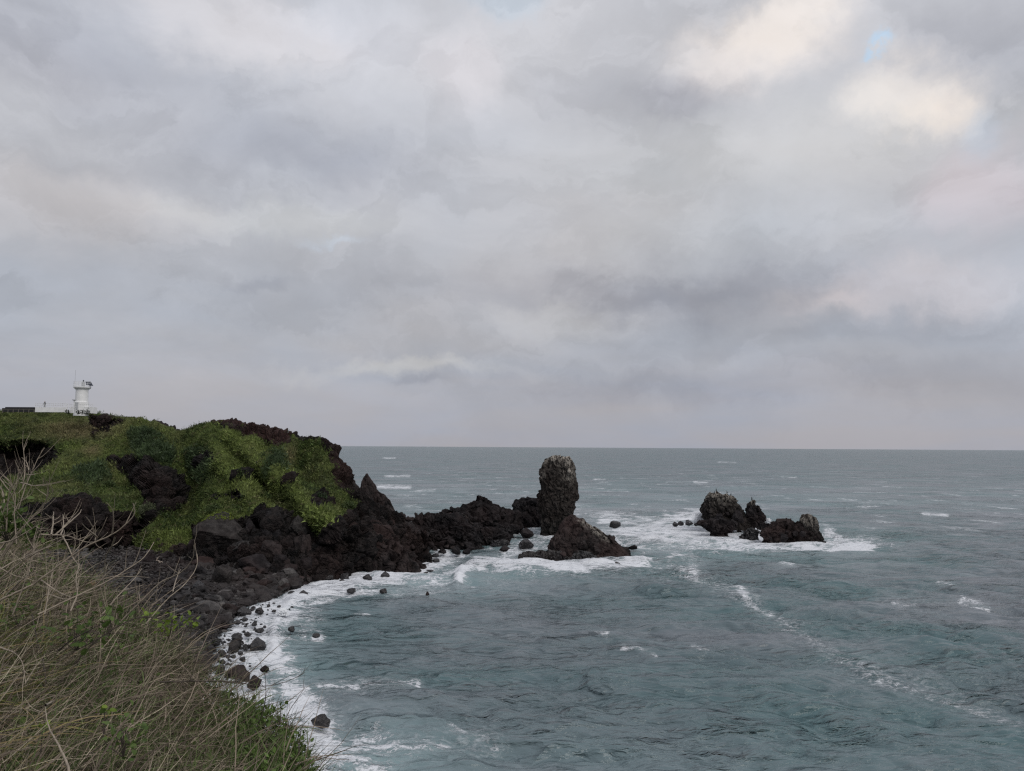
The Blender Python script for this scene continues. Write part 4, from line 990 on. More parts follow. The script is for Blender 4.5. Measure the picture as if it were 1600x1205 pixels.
# ------------------------------------------------------------------ lighthouse and things on the plateau
def merged(name, items, mat, parent):
    a = Acc()
    for v, f in items: a.add(v, f)
    return obj(name, a.mesh(name, mat), parent)
def local(items, base): return [(v - base, f) for v, f in items]
LY = 178.0; m_ = LY / FPX
lb = at(np.array(126.5), np.array(645.0), np.array(LY))
def empty(name, loc, label, cat, group=None):
    o = bpy.data.objects.new(name, None); sc.collection.objects.link(o); o.location = loc; o.empty_display_size = .2
    return tag(o, label, cat, group)
def lathe(prof, n=24):
    th = np.arange(n) * 2 * np.pi / n
    V = np.concatenate([np.stack([r * np.cos(th), r * np.sin(th), np.full(n, z)], 1) for r, z in prof]); return V, grid_faces(len(prof), n, wrap=True)
zpx = lambda py: (645.0 - py) * m_
lh = empty('lighthouse', lb, 'small white round lighthouse tower with a solar panel on its gallery', 'lighthouse')
rt = 9.0 * m_
obj('tower', mesh_from('tower', *lathe([(rt * 1.18, zpx(650)), (rt * 1.18, zpx(628.5)), (rt * 1.02, zpx(628.5)), (rt, zpx(627)), (rt * .97, zpx(609)), (0.01, zpx(609))]), M_white), lh)
obj('gallery', mesh_from('gallery', *lathe([(rt * .95, zpx(609.5)), (rt * 1.12, zpx(608)), (rt * 1.36, zpx(606)), (rt * 1.36, zpx(604.6)), (0.01, zpx(604.5))]), M_white), lh)
rail = []
for k in range(16):
    a = k * 2 * math.pi / 16; x, y = rt * 1.32 * math.cos(a), rt * 1.32 * math.sin(a)
    rl = obj('post', mesh_from('post', *tube_vf([(x, y, zpx(604.8)), (x, y, zpx(597))], .035, 5), M_white), lh)
for z in (597, 599.6, 602.2):
    th = np.linspace(0, 2 * math.pi, 33); merged('rail', [tube_vf(np.stack([rt * 1.32 * np.cos(th), rt * 1.32 * np.sin(th), np.full(33, zpx(z))], 1), .032, 5)], M_white, lh)
ln = obj('lantern', mesh_from('lantern', *lathe([(.36, zpx(604.5)), (.36, zpx(597.5)), (.30, zpx(597)), (.01, zpx(596.8))], 12), M_metal), lh)
ln.location = (1.0 * m_ * 1.2, 0, 0)
lp = obj('lamp', mesh_from('lamp', *lathe([(.10, zpx(597)), (.16, zpx(596)), (.16, zpx(594.6)), (.06, zpx(593.6)), (.01, zpx(593.4))], 10), M_panel), lh); lp.location = ln.location
obj('antenna', mesh_from('antenna', *tube_vf([(-12 * m_, 0, zpx(604)), (-12 * m_, 0, zpx(578))], .03, 5), M_metal), lh)
pq = np.array([(133.5, 596.0, .45), (141.8, 596.4, .45), (145.6, 602.8, -.35), (134.5, 601.2, -.35)])
pf_ = at(pq[:, 0], pq[:, 1], LY + pq[:, 2]) - lb; pb_ = pf_ + np.array([0, .05, -.07])
sp_ = obj('solar_panel', mesh_from('solar_panel', np.concatenate([pf_, pb_]), np.array([(0, 3, 2, 1), (4, 5, 6, 7), (0, 1, 5, 4), (1, 2, 6, 5), (2, 3, 7, 6), (3, 0, 4, 7)]), M_panel), lh)
merged('panel_support', [tube_vf([(10.5 * m_, 0, zpx(606)), (10.5 * m_, 0, zpx(600))], .06, 5), tube_vf([(13 * m_, 0, zpx(606)), (13 * m_, 0, zpx(600.5))], .06, 5)], M_metal, lh)
obj('plinth', mesh_from('plinth', *box_vf(2.0 * m_, .6, zpx(641), 30 * m_, 3.4, 1.5), M_white), lh)
obj('door', mesh_from('door', *box_vf(-.2, -rt * 1.19, zpx(635), .8, .1, 1.7), M_metal), lh)

def railing(name, label, x0, x1, ytop, ybot, Y0, n, mats, nr=3, r_=.035, base_h=0.0, cat='railing'):
    p0 = at(np.array(x0 * 1.0), np.array(ybot * 1.0), np.array(Y0)); p1 = at(np.array(x1 * 1.0), np.array(ybot * 1.0), np.array(Y0))
    hgt = (ybot - ytop) * Y0 / FPX; o = empty(name, p0, label, cat)
    d = (p1 - p0)
    if base_h > 0:
        v, f = box_vf(d[0] / 2, d[1] / 2, base_h / 2, abs(d[0]), .2, base_h); obj('wall', mesh_from('wall', v, f, mats), o)
    me = mesh_from('post', *tube_vf([(0, 0, 0), (0, 0, hgt)], r_ * 1.2, 5), mats)
    for k in range(n + 1):
        obj('post', me, o, loc=d * k / n)
    rm = mesh_from('rail', *tube_vf([(0, 0, 0), tuple(d)], r_, 5), mats)
    for q in range(nr):
        z = hgt - q * (hgt - base_h) / nr; obj('rail', rm, o, loc=(0, -.05, z - .02))
    return o
railing('railing', 'white railing around the foot of the lighthouse', 105, 144, 631.5, 645, 172, 12, M_white, 3)
railing('railing', 'long white railing on a low wall left of the lighthouse', 55, 104, 630, 644, 176, 14, M_white, 2, base_h=1.15)
railing('wooden_fence', 'low wooden rail fence in front of the black netting', -4, 53, 639.5, 645.5, 172, 7, M_wood, 1, .05, cat='fence')
p0 = at(np.array(5.), np.array(641.), np.array(180.)); p1 = at(np.array(54.), np.array(641.), np.array(180.)); wdt = p1[0] - p0[0]
ns = empty('net_screen', (p0 + p1) / 2, 'long black netting screen on the plateau beside the lighthouse', 'screen')
obj('screen_panel', mesh_from('screen_panel', *box_vf(0, 0, 0, wdt, .9, .95), M_dark), ns)
obj('top_cover', mesh_from('top_cover', *box_vf(.35, .05, .60, wdt * .92, .75, .26), M_dark), ns)
# lamp post with a flat head in front of the tower
b0 = at(np.array(115.), np.array(645.), np.array(170.)); lpo = empty('lamp_post', b0, 'white post with a flat head in front of the lighthouse', 'lamp post')
obj('post', mesh_from('post', *tube_vf([(0, 0, 0), (0, 0, 2.9)], .11, 8), M_white), lpo)
obj('head', mesh_from('head', *lathe([(.05, 2.75), (.42, 2.9), (.42, 3.02), (.01, 3.06)], 14), M_metal), lpo)

# the visitor by the railing (a dark figure about five pixels tall)
def skin_body(name, joints, edges, radii, mat, parent, sub=1):
    me = bpy.data.meshes.new(name); me.from_pydata(joints, edges, []); o = obj(name, me, parent)
    mo = o.modifiers.new('s', 'SKIN'); sv = me.skin_vertices[0].data
    for i, r_ in enumerate(radii): sv[i].radius = (r_, r_)
    sv[0].use_root = True
    s2 = o.modifiers.new('u', 'SUBSURF'); s2.levels = sub; s2.render_levels = sub
    bpy.context.view_layer.update(); dg = bpy.context.evaluated_depsgraph_get(); m2 = bpy.data.meshes.new_from_object(o.evaluated_get(dg))
    o.modifiers.clear(); o.data = m2; m2.materials.clear(); m2.materials.append(mat)
    return o
pb = at(np.array(69.5), np.array(638.5), np.array(178.))
person = empty('person', pb, 'person in dark clothes standing at the long white railing', 'person')
J = [(0, 0, .92), (0, 0, 1.15), (0, 0, 1.40), (0, 0, 1.50), (0, 0, 1.62), (-.19, 0, 1.40), (-.25, -.03, 1.13), (-.22, -.16, .95), (.19, 0, 1.40), (.25, -.03, 1.13), (.22, -.16, .95),
     (-.10, 0, .88), (-.11, -.02, .48), (-.11, 0, .08), (-.11, -.14, .04), (.10, 0, .88), (.11, -.02, .48), (.11, 0, .08), (.11, -.14, .04)]
E = [(0, 1), (1, 2), (2, 3), (3, 4), (2, 5), (5, 6), (6, 7), (2, 8), (8, 9), (9, 10), (0, 11), (11, 12), (12, 13), (13, 14), (0, 15), (15, 16), (16, 17), (17, 18)]
RA = [.15, .14, .15, .06, .10, .075, .05, .035, .075, .05, .035, .09, .065, .045, .04, .09, .065, .045, .04]
skin_body('body', J, E, RA, M_cloth, person)
vh, fh = ICO[2]; obj('head', mesh_from('head', vh * (.085, .10, .12) + (0, -.015, 1.64), fh, M_skin, smooth=True), person)
obj('hair', mesh_from('hair', vh * (.095, .105, .11) + (0, .02, 1.68), fh, M_bird, smooth=True), person)

# cormorants on the skerries
def bird(px, py, Y, label, ang=0.0, sc_=1.0):
    b_ = at(np.array(px * 1.0), np.array(py * 1.0), np.array(Y * 1.0)); e = empty('seabird', b_, label, 'bird', 'dark seabirds resting on the rocks')
    J = [(0, 0, .22), (.02, 0, .40), (.05, 0, .52), (.02, 0, .62), (.08, 0, .68), (-.05, 0, .12), (-.16, 0, .02)]
    E = [(0, 1), (1, 2), (2, 3), (3, 4), (0, 5), (5, 6)]; skin_body('body', J, E, [.13, .10, .05, .035, .04, .08, .03], M_bird, e)
    obj('beak', mesh_from('beak', *tube_vf([(.10, 0, .68), (.22, 0, .67)], [.018, .006], 5), M_wood), e)
    for s in (-1, 1): obj('leg', mesh_from('leg', *tube_vf([(0, s * .05, .12), (.02, s * .05, 0)], .015, 5), M_bird), e)
    e.rotation_euler = (0, 0, ang); e.scale = (sc_,) * 3
bird(1116.5, 769, 180, 'dark seabird on the left crest of the blocky skerry', 0, 1.3)
bird(1122, 769.5, 180, 'dark seabird on the summit of the blocky skerry', 2, 1.2)
bird(1137.5, 772, 180, 'dark seabird right of the summit of the blocky skerry', 3, 1.2)
bird(1148, 777, 180, 'lone dark seabird on the right shoulder of the blocky skerry', 1, 1.3)
bird(1172.5, 783, 178, 'left of two seabirds on top of the pointed skerry', 0, 1.1)
bird(1176, 782.5, 178, 'right of two seabirds on top of the pointed skerry', 2.5, 1.2)

# set every bird down on the rock under it
bpy.context.view_layer.update()
sk = np.concatenate([np.array([v.co[:] for v in o.data.vertices]) + np.array(o.location) for o in bpy.data.objects if o.name.startswith('skerry') and o.type == 'MESH' and not o.name.startswith('skerry_rock')])
for b_ in [o for o in bpy.data.objects if o.name.startswith('seabird')]:
    l = np.array(b_.location); near = sk[(np.abs(sk[:, 0] - l[0]) < .35) & (np.abs(sk[:, 1] - l[1]) < 2.5)]
    if len(near): t_ = near[near[:, 2].argmax()]; b_.location = (t_[0], t_[1], t_[2] - .04)
    b_.scale = (.95,) * 3

# driftwood and an orange float on the beach
def drift():
    Y = land_Y(247, 880); c = at(np.array(247.), np.array(880.), np.array(Y)); o = empty('driftwood', c, 'bleached driftwood log lying on the shingle by the boulders', 'driftwood')
    P = np.array([(-1.1, 0, .55), (-.5, .1, .35), (.2, 0, .15), (.9, -.1, .0), (1.5, -.2, -.05)]); obj('log', mesh_from('log', *tube_vf(P, [.10, .17, .2, .16, .06], 8), M_bleached), o)
    obj('branch', mesh_from('branch', *tube_vf([(-.4, .1, .35), (-.1, .2, .8), (.1, .2, 1.0)], [.1, .06, .02], 6), M_bleached), o)
    Y = land_Y(143, 914); c = at(np.array(143.), np.array(914.), np.array(Y)); v, f = ICO[2]
    o = obj('fishing_float', mesh_from('fishing_float', v * (.62, .34, .3) * (1 + .12 * vnoise(v * 2.1, 4))[:, None], f, M_orange), loc=c + np.array([0, 0, .15])); o.rotation_euler = (0, .3, .5)
    tag(o, 'faded orange float stranded on the cove shingle', 'float')
drift()

# shrubs on the hillside
def shrub(px, py, wpx, hpx, label, col, seed, n=900, dY=0):
    r = np.random.default_rng(seed); Y = land_Y(px, py + hpx * .4) - dY; c = at(np.array(px * 1.0), np.array(py + hpx * .45), np.array(Y)); m = Y / FPX
    e = empty('hillside_shrub', c, label, 'shrub', 'shrubs on the headland slope')
    u = r.normal(size=(n, 3)); u /= np.linalg.norm(u, axis=1)[:, None]; rad = r.random(n) ** .35 * (1 + .35 * vnoise(u * 1.8 + seed, 3))
    P = u * rad[:, None] * np.array([wpx / 2, wpx / 2, hpx / 2]) * m + np.array([0, 0, hpx * .5 * m])
    D = u + r.normal(size=(n, 3)) * .6; D /= np.linalg.norm(D, axis=1)[:, None]; S = np.cross(D, r.normal(size=(n, 3))); S /= np.linalg.norm(S, axis=1)[:, None]
    L = r.uniform(.18, .38, n)[:, None]; V = np.stack([P - S * L * .3, P + D * L * .5 - S * 0 , P + S * L * .3, P - D * L * .5], 1).reshape(-1, 3)
    F = np.arange(n * 4).reshape(-1, 4); cc = np.repeat(np.array(col)[None] * r.uniform(.5, 1.55, (n, 1)), 4, 0)
    obj('foliage', mesh_from('foliage', V, F, M_leaf, {'tint': cc}), e); obj('stem', mesh_from('stem', *tube_vf([(0, 0, -.3), (0, 0, hpx * .5 * m)], [.08, .03], 5), M_twig_dark), e)
shrub(230, 800, 26, 24, 'rounded grey green bush at the foot of the dark cliff', (0.085, 0.10, 0.055), 1, 1400, 1.0)
for i, (px, py, w_, h_, lab) in enumerate([
    (222, 690, 24, 18, 'dark green bush on the shoulder below the bare hilltop patch'), (246, 702, 22, 18, 'dark bush at the upper right of the left knoll'),
    (232, 676, 20, 12, 'dark bush breaking the skyline of the left knoll'), (262, 716, 18, 20, 'dark bush hanging over the bare cliff face'),
    (322, 728, 20, 26, 'dark green bush in the gully between the two knolls'), (312, 706, 16, 16, 'small dark bush above the gully bush'),
    (375, 742, 14, 20, 'grey twiggy bush alone on the bright grass rib'), (430, 722, 20, 22, 'dark bush under the red rock crest'),
    (140, 752, 30, 18, 'dark green bush on the brow of the rocky bulge'), (170, 758, 20, 14, 'green bush right of the one on the rocky bulge brow'),
    (500, 778, 26, 16, 'dark bush low on the seaward end of the slope'), (335, 796, 30, 14, 'green bush above the large mossy-topped boulder'),
    (412, 776, 24, 14, 'rounded green bush on the rib above the boulders'), (545, 790, 24, 12, 'grey green bush at the root of the rock spire')]):
    shrub(px, py, w_, h_, lab, (0.032, 0.052, 0.022) if 'dark' in lab else (0.06, 0.085, 0.03), 10 + i, 700, 1.0)
for i, (px, w_) in enumerate([(106, 9), (122, 6), (129, 8), (137, 8)]):
    Yp = 173.0; b_ = at(np.array(px * 1.0), np.array(643.5), np.array(Yp)); e = empty('low_shrub', b_, ['dark shrub left of the post at the railing foot', 'small dark shrub just right of the post at the railing', 'dark shrub in the middle of the lighthouse railing', 'dark shrub at the right end of the lighthouse railing'][i], 'shrub', 'shrubs along the lighthouse railing')
    r = np.random.default_rng(i); n = 160; P = r.normal(size=(n, 3)) * np.array([w_ * .2 * m_, .25, .28]); D = r.normal(size=(n, 3)); S = r.normal(size=(n, 3)); V = np.stack([P, P + D * .14, P + S * .14], 1).reshape(-1, 3)
    obj('foliage', mesh_from('foliage', V, np.arange(n * 3).reshape(-1, 3), M_leaf, {'tint': np.tile(np.array([[.02, .028, .016]]), (n * 3, 1))}), e)

# ------------------------------------------------------------------ the near bank with its dry grass
edge = [(-500, 760), (-100, 830), (0, 868), (60, 900), (120, 935), (200, 985), (280, 1050), (340, 1105), (400, 1150), (440, 1185), (470, 1230), (500, 1290), (540, 1400), (620, 1700), (900, 2600), (2500, 3500)]
edgeY = [(-500, 7), (-100, 7.5), (0, 7.5), (120, 7.6), (280, 7.2), (400, 6.3), (470, 5.6), (540, 4.4), (620, 3.2), (900, 2.0), (2500, 1.3)]
def bank_point(px, t):                    # t 0 at the edge, 1 underfoot
    pe, Ye = ip(edge, px), ip(edgeY, px)
    E_ = at(px, pe, Ye)
    N_ = np.stack([E_[..., 0] * .12, np.full(px.shape, .3), np.full(px.shape, H - 1.55)], -1)
    tt = t[..., None]; P = E_ * (1 - tt) + N_ * tt
    P[..., 2] = E_[..., 2] * (1 - t) ** 1.0 + (H - 1.55) * t - .25 * np.sin(t * math.pi)
    return P
def build_bank():
    pxs = np.concatenate([np.arange(-1500, -400, 50), np.arange(-400, 620, 9), np.arange(620, 2500, 60)]).astype(float); ts = np.linspace(0, 1, 46)
    T, PX = np.meshgrid(ts, pxs, indexing='ij'); G = bank_point(PX.ravel(), T.ravel()).reshape(len(ts), len(pxs), 3)
    E_ = G[0]; outer = []
    for dr, fz in ((.25, .985), (.8, .93), (1.8, .80), (4, .60), (8, .36), (14, .15), (22, -.02), (26, -.08)):
        q = E_.copy(); n = q[:, :2] / np.linalg.norm(q[:, :2], axis=1)[:, None]; q[:, :2] += n * dr; q[:, 2] = E_[:, 2] * fz; outer.append(q)
    G = np.concatenate([np.array(outer[::-1]), G], 0); V = G.reshape(-1, 3); k = np.clip(np.linalg.norm(V[:, :2], axis=1) / 6, .2, 3)
    V[:, 2] += (.10 * fbm(V, 1.2, 4, s=90)) * k
    me = mesh_from('bank', V, grid_faces(G.shape[0], G.shape[1]), M_soil)
    tag(obj('bank', me), 'steep grassy bank at the cliff edge where the viewer stands', kind='structure')
    back = np.array([(-60, .3, H - 1.55), (60, .3, H - 1.55), (-60, -60, H - 1), (60, -60, H - 1)])
    gx, gy = np.meshgrid(np.linspace(-60, 60, 60), np.linspace(.4, -80, 50)); V = np.stack([gx.ravel(), gy.ravel(), np.full(gx.size, H - 1.56)], 1); V[:, 2] += .1 * fbm(V, 3, 3, s=91)
    V[:, 2] -= np.clip(np.abs(V[:, 0]) - 3, 0, 99) * .35 * (V[:, 1] > -6)
    tag(obj('clifftop', mesh_from('clifftop', V, grid_faces(50, 60), M_soil)), 'clifftop ground behind the viewer', kind='structure')
m_s, t_s, b_s = new_mat('soil_thatch_gap_shade'); tcs = t_s.new('ShaderNodeNewGeometry').outputs['Position']
t_s.put(b_s.inputs['Base Color'], t_s.ramp(t_s.noise(tcs, 6, 8, .7, .5), [(.3, (0.018, 0.016, 0.010)), (.5, (0.05, 0.045, 0.026)), (.7, (0.10, 0.085, 0.05))]))  # soil colour kept dark so gaps between the stems read as shaded
b_s.inputs['Roughness'].default_value = 1; t_s.put(b_s.inputs['Normal'], t_s.bump(t_s.noise(tcs, 25, 5, .7), 1, .05)); M_soil = m_s
build_bank()

def ribbons(P, D, L, Wd, bend, nseg, cols, name, label, cat, flat=True, gravity=.5, rs=None):
    """thin curved blades: start P, direction D, length L, width Wd, side bend vector"""
    n = len(P); V = np.zeros((n, nseg + 1, 2, 3)); pos = P.copy(); d = D.copy(); seg = (L / nseg)[:, None]
    wigg = rs.normal(size=(nseg, n, 3)) * .10
    sv = np.cross(d, rs.normal(size=(n, 3))); sv /= np.linalg.norm(sv, axis=1)[:, None] + 1e-9
    # blades turn their flat towards anywhere
    for k in range(nseg + 1):
        wk = Wd * (1 - .85 * (k / nseg) ** 2)
        V[:, k, 0] = pos - sv * wk[:, None] * .5; V[:, k, 1] = pos + sv * wk[:, None] * .5
        if k < nseg:
            d = d + bend / nseg + np.array([0, 0, -1.0]) * (gravity / nseg) + wigg[k]; d /= np.linalg.norm(d, axis=1)[:, None]; pos = pos + d * seg
            sv = sv - d * (sv * d).sum(1)[:, None]; sv /= np.linalg.norm(sv, axis=1)[:, None] + 1e-9
    base = np.arange(n)[:, None] * (nseg + 1) * 2 + np.arange(nseg)[None] * 2
    F = np.stack([base, base + 1, base + 3, base + 2], -1).reshape(-1, 4)
    C = np.repeat(cols, (nseg + 1) * 2, 0)
    tag(obj(name, mesh_from(name, V.reshape(-1, 3), F, M_grass, {'tint': C})), label, cat, kind='stuff')
def near_grass():
    rs = np.random.default_rng(11)
    def seeds(n, lo=-160, hi=500, tmax=.72, pw=1.1):
        px = rs.uniform(lo, hi, n); t = rs.random(n) ** pw * tmax
        P = bank_point(px, t); P[:, 2] += .02; return P, px, t
    pal = np.array([(0.26, 0.215, 0.16), (0.36, 0.31, 0.235), (0.135, 0.102, 0.080), (0.105, 0.105, 0.052), (0.070, 0.056, 0.044), (0.19, 0.145, 0.118)])
    # short thatch, many, lying in every direction
    P, px, t = seeds(26000); kk = (px < 330) | (t > .33) | (rs.random(len(px)) < .35); P, px, t = P[kk], px[kk], t[kk]; n = len(P); a = rs.uniform(0, 6.3, n)
    D = np.stack([np.cos(a), np.sin(a), rs.uniform(.0, 1.1, n)], 1) + np.array([.35, .1, 0]); D /= np.linalg.norm(D, axis=1)[:, None]
    col = pal[rs.integers(0, 6, n)] * rs.uniform(.45, 1.25, (n, 1))
    gr = fbm(P, 1.1, 3, s=95) > .12; col[gr & (rs.random(n) < .6)] *= np.array([.62, .85, .5])
    P[:, 2] += rs.random(n) ** 1.5 * .28
    ribbons(P, D, rs.uniform(.12, .42, n), rs.uniform(.0025, .0055, n), rs.normal(size=(n, 3)) * .9, 4, col, 'dry_grass', 'tangled brown dry grass thatch covering the bank', 'grass', rs=rs)
    # longer stems leaning seaward
    P, px, t = seeds(7500, pw=1.0); n = len(P)
    D = rs.normal(size=(n, 3)) * .58 + np.array([.38, .2, .80]); D /= np.linalg.norm(D, axis=1)[:, None]
    col = pal[rs.integers(0, 4, n)] * rs.uniform(.8, 1.7, (n, 1))
    hh = np.interp(px, [-100, 100, 300, 400, 500], [.60, .52, .46, .36, .26])
    ribbons(P, D, rs.uniform(.45, 1.15, n) * hh / .5 * .62, rs.uniform(.0032, .0065, n), rs.normal(size=(n, 3)) * .55, 6, col, 'dry_stems', 'long pale dry stems leaning over the bank edge', 'grass', rs=rs)
    # broken grey brown stalks, thicker and few
    P, px, t = seeds(1100, pw=.9); n = len(P); a = rs.uniform(-1.2, 2.6, n)
    D = np.stack([np.cos(a), .3 * np.sin(a) + .2, rs.uniform(.1, 1.1, n)], 1); D /= np.linalg.norm(D, axis=1)[:, None]
    col = np.array([[.26, .21, .165]]) * rs.uniform(.35, 1.25, (n, 1)); P[:, 2] += rs.random(n) * .2
    ribbons(P, D, rs.uniform(.25, .8, n), rs.uniform(.006, .011, n), rs.normal(size=(n, 3)) * .3, 6, col, 'dead_stalks', 'thicker broken grey brown stalks lying in the thatch', 'grass', gravity=.2, rs=rs)
    # green blades and herbs among the thatch
    P, px, t = seeds(15000); n = len(P); keep = (fbm(P, .9, 3, s=97) > -.02) | (px > 330); P = P[keep]; n = len(P)
    D = rs.normal(size=(n, 3)) * .5 + np.array([.1, .0, .9]); D /= np.linalg.norm(D, axis=1)[:, None]
    col = np.array([0.080, 0.110, 0.038]) * rs.uniform(.5, 1.7, (n, 1)); P[:, 2] += rs.random(n) * .26
    ribbons(P, D, rs.uniform(.10, .34, n), rs.uniform(.003, .009, n), rs.normal(size=(n, 3)) * .6, 4, col, 'green_grass', 'short green blades growing through the dry thatch', 'grass', rs=rs)
    # long straw and green arching blades at the lower left
    px = rs.uniform(-260, 70, 900); t = rs.uniform(.30, .75, 900); P = bank_point(px, t); n = 900
    D = rs.normal(size=(n, 3)) * .30 + np.array([.35, -.1, 1.0]); D /= np.linalg.norm(D, axis=1)[:, None]
    col = np.where(rs.random((n, 1)) < .45, np.array([[.14, .15, .035]]), np.array([[.30, .235, .12]])) * rs.uniform(.6, 1.3, (n, 1))
    ribbons(P, D, rs.uniform(.4, .95, n), rs.uniform(.004, .009, n), rs.normal(size=(n, 3)) * .5 + np.array([.5, 0, 0]), 8, col, 'tall_grass', 'tall arching yellow green grass at the lower corner of the bank', 'grass', gravity=1.5, rs=rs)
near_grass()

# leaves
def leaf_mesh(mat):
    V = np.array([(0, 0, 0), (-.40, .55, .12), (0, .6, 0), (.40, .55, .12), (-.24, .95, .05), (0, 1.2, -.08), (.24, .95, .05), (-.34, .2, .05), (.34, .2, .05)], float)
    F = np.array([(0, 8, 2, 7), (7, 2, 1, 1), (8, 3, 2, 2), (1, 2, 5, 4), (2, 3, 6, 5)])
    F3 = np.array([(0, 8, 2), (0, 2, 7), (7, 2, 1), (8, 3, 2), (1, 2, 4), (4, 2, 5), (2, 3, 6), (2, 6, 5)])
    return mesh_from('leaf', V, F3, mat)
LEAF = {'bright': leaf_mesh(M_leaf_bright), 'mid': leaf_mesh(M_leaf_mid)}
def sprig(px, py, Y, spread_px, n, kind, label, seed, size=.038, sx=1.0, name='leafy_sprig'):
    r = np.random.default_rng(seed); c = at(np.array(px * 1.0), np.array(py * 1.0), np.array(Y * 1.0)); m = Y / FPX
    e = empty(name, c, label, 'plant', 'green sprigs among the dry grass')
    for k in range(max(2, n // 7)):
        tip = r.normal(size=3) * np.array([spread_px * .5 * sx, spread_px * .3, spread_px * .35]) * m
        obj('stem', mesh_from('stem', *tube_vf([(0, 0, -.12), tuple(tip * .5 + np.array([0, 0, .0])), tuple(tip)], [.003, .0022, .0015], 4), M_twig_dark), e)
    for k in range(n):
        P = r.normal(size=3) * np.array([spread_px * .45 * sx, spread_px * .3, spread_px * .33]) * m
        o = obj('leaf', LEAF[kind], e, loc=P); s = size * r.uniform(.6, 1.3); o.scale = (s, s, s)
        o.rotation_euler = (r.uniform(-.4, 1.3), r.uniform(-.6, .6), r.uniform(0, 6.3))
sprig(265, 974, 5.6, 34, 34, 'bright', 'bright yellow green leafy sprig reaching out over the cobbles', 1, sx=1.3)
sprig(236, 963, 5.4, 16, 12, 'bright', 'small bright sprig at the root of the one over the cobbles', 2)
sprig(298, 970, 5.7, 16, 14, 'bright', 'outermost tip cluster of bright leaves above the shore', 12)
sprig(120, 985, 4.6, 60, 80, 'mid', 'wide patch of mid green leaves in the dry grass', 3)
sprig(172, 964, 5.0, 40, 44, 'mid', 'green leaves under the arching bare branches', 4)
sprig(30, 950, 4.8, 40, 30, 'mid', 'dull green leaves at the left below the grey twigs', 5)
sprig(163, 1113, 3.6, 14, 8, 'bright', 'single bright rosette low in the thatch', 6, size=.026)
sprig(195, 1140, 3.4, 50, 60, 'mid', 'patch of round green leaves below the bright rosette', 7, size=.024)
sprig(12, 818, 5.2, 46, 150, 'mid', 'dense green shrub tip among grey twigs at the left edge', 8, size=.045)
sprig(52, 833, 5.2, 22, 40, 'mid', 'small green shoot beside the long grey branches', 9, size=.035)
sprig(438, 1105, 5.2, 18, 14, 'mid', 'green leaves on the twig over the surf', 10, size=.026)
sprig(468, 1150, 5.0, 22, 14, 'mid', 'dark green leaves at the tip of the bank edge', 11, size=.026)
sprig(66, 1136, 3.5, 8, 6, 'bright', 'tiny bright leaves beside the white stick', 13, size=.022)
def herb_mass():
    rs = np.random.default_rng(17); n = 38000
    px = np.concatenate([rs.uniform(290, 495, int(n * .6)), rs.uniform(-80, 330, n - int(n * .6))]); t = rs.random(n) * .6; P = bank_point(px, t)
    k = fbm(P, .45, 3, s=98); right = px > 300
    keep = np.where(right, (k > -.22) & ((px > 375) | (rs.random(n) < .45)), k > .10); P = P[keep]; px = px[keep]; n = len(P)
    P[:, 2] += .05 + rs.random(n) ** .7 * np.interp(px, [200, 300, 380, 420], [.24, .14, .20, .30])
    D = rs.normal(size=(n, 3)) + np.array([0, -.3, .6]); D /= np.linalg.norm(D, axis=1)[:, None]; S = np.cross(D, rs.normal(size=(n, 3))); S /= np.linalg.norm(S, axis=1)[:, None]
    L = rs.uniform(.016, .048, n)[:, None]; V = np.stack([P, P + D * L * .55 + S * L * .42, P + D * L * 1.1, P + D * L * .55 - S * L * .42], 1).reshape(-1, 3)
    col = np.repeat(np.array([[0.088, 0.138, 0.036]]) * rs.uniform(.45, 1.8, (n, 1)), 4, 0)
    tag(obj('foliage', mesh_from('foliage', V, np.arange(n * 4).reshape(-1, 4), M_leaf, {'tint': col})), 'dense low green leaves along the bottom of the bank', 'foliage', kind='stuff')
herb_mass()

# bare shrubs: traced branches with side twigs
def smooth_path(P, n):
    P = np.asarray(P, float); s = np.concatenate([[0], np.cumsum(np.linalg.norm(np.diff(P, axis=0), axis=1))]); u = np.linspace(0, s[-1], n)
    Q = np.stack([np.interp(u, s, P[:, k]) for k in range(3)], 1)
    for _ in range(3): Q[1:-1] = (Q[:-2] + 2 * Q[1:-1] + Q[2:]) / 4
    return Q
def bare_shrub(label, branches, Y, seed, thick=.0065, twigs=5, mat=None):
    rs = np.random.default_rng(seed); mat = mat or M_twig
    first = at(np.array(branches[0][0][0] * 1.0), np.array(branches[0][0][1] * 1.0), np.array(Y * 1.0)); e = empty('bare_shrub', first, label, 'shrub')
    for bi, br in enumerate(branches):
        pts = np.array(br, float); Ys = Y + np.linspace(0, rs.uniform(-.4, .5), len(pts)) + rs.normal() * .15
        P = at(pts[:, 0], pts[:, 1], Ys); Q = smooth_path(P, max(8, len(pts) * 4)); n = len(Q); L = np.linalg.norm(np.diff(Q, axis=0), axis=1).sum()
        th = thick * min(1.25, .5 + L * .5); Q += rs.normal(size=Q.shape) * L * .0012
        b_ = obj('branch', mesh_from('branch', *tube_vf(Q - first, np.linspace(th, th * .32, n), 6), mat, smooth=True), e)
        for k in range(int(twigs * L / .5) + 1):
            i = rs.integers(int(n * .15), n - 1); d = Q[min(i + 1, n - 1)] - Q[i]; d /= np.linalg.norm(d) + 1e-9
            d = d + rs.normal(size=3) * np.array([.55, .3, .55]) + np.array([0, 0, .35]); d /= np.linalg.norm(d); l = rs.uniform(.06, .26) * min(1, L / .5 + .3)
            W = [Q[i]]
            for q in range(6): d = d + rs.normal(size=3) * .09 + np.array([.0, 0, .07]); d /= np.linalg.norm(d); W.append(W[-1] + d * l / 6)
            obj('twig', mesh_from('twig', *tube_vf(np.array(W) - first, np.linspace(th * .42, th * .14, 7), 4), mat), b_)
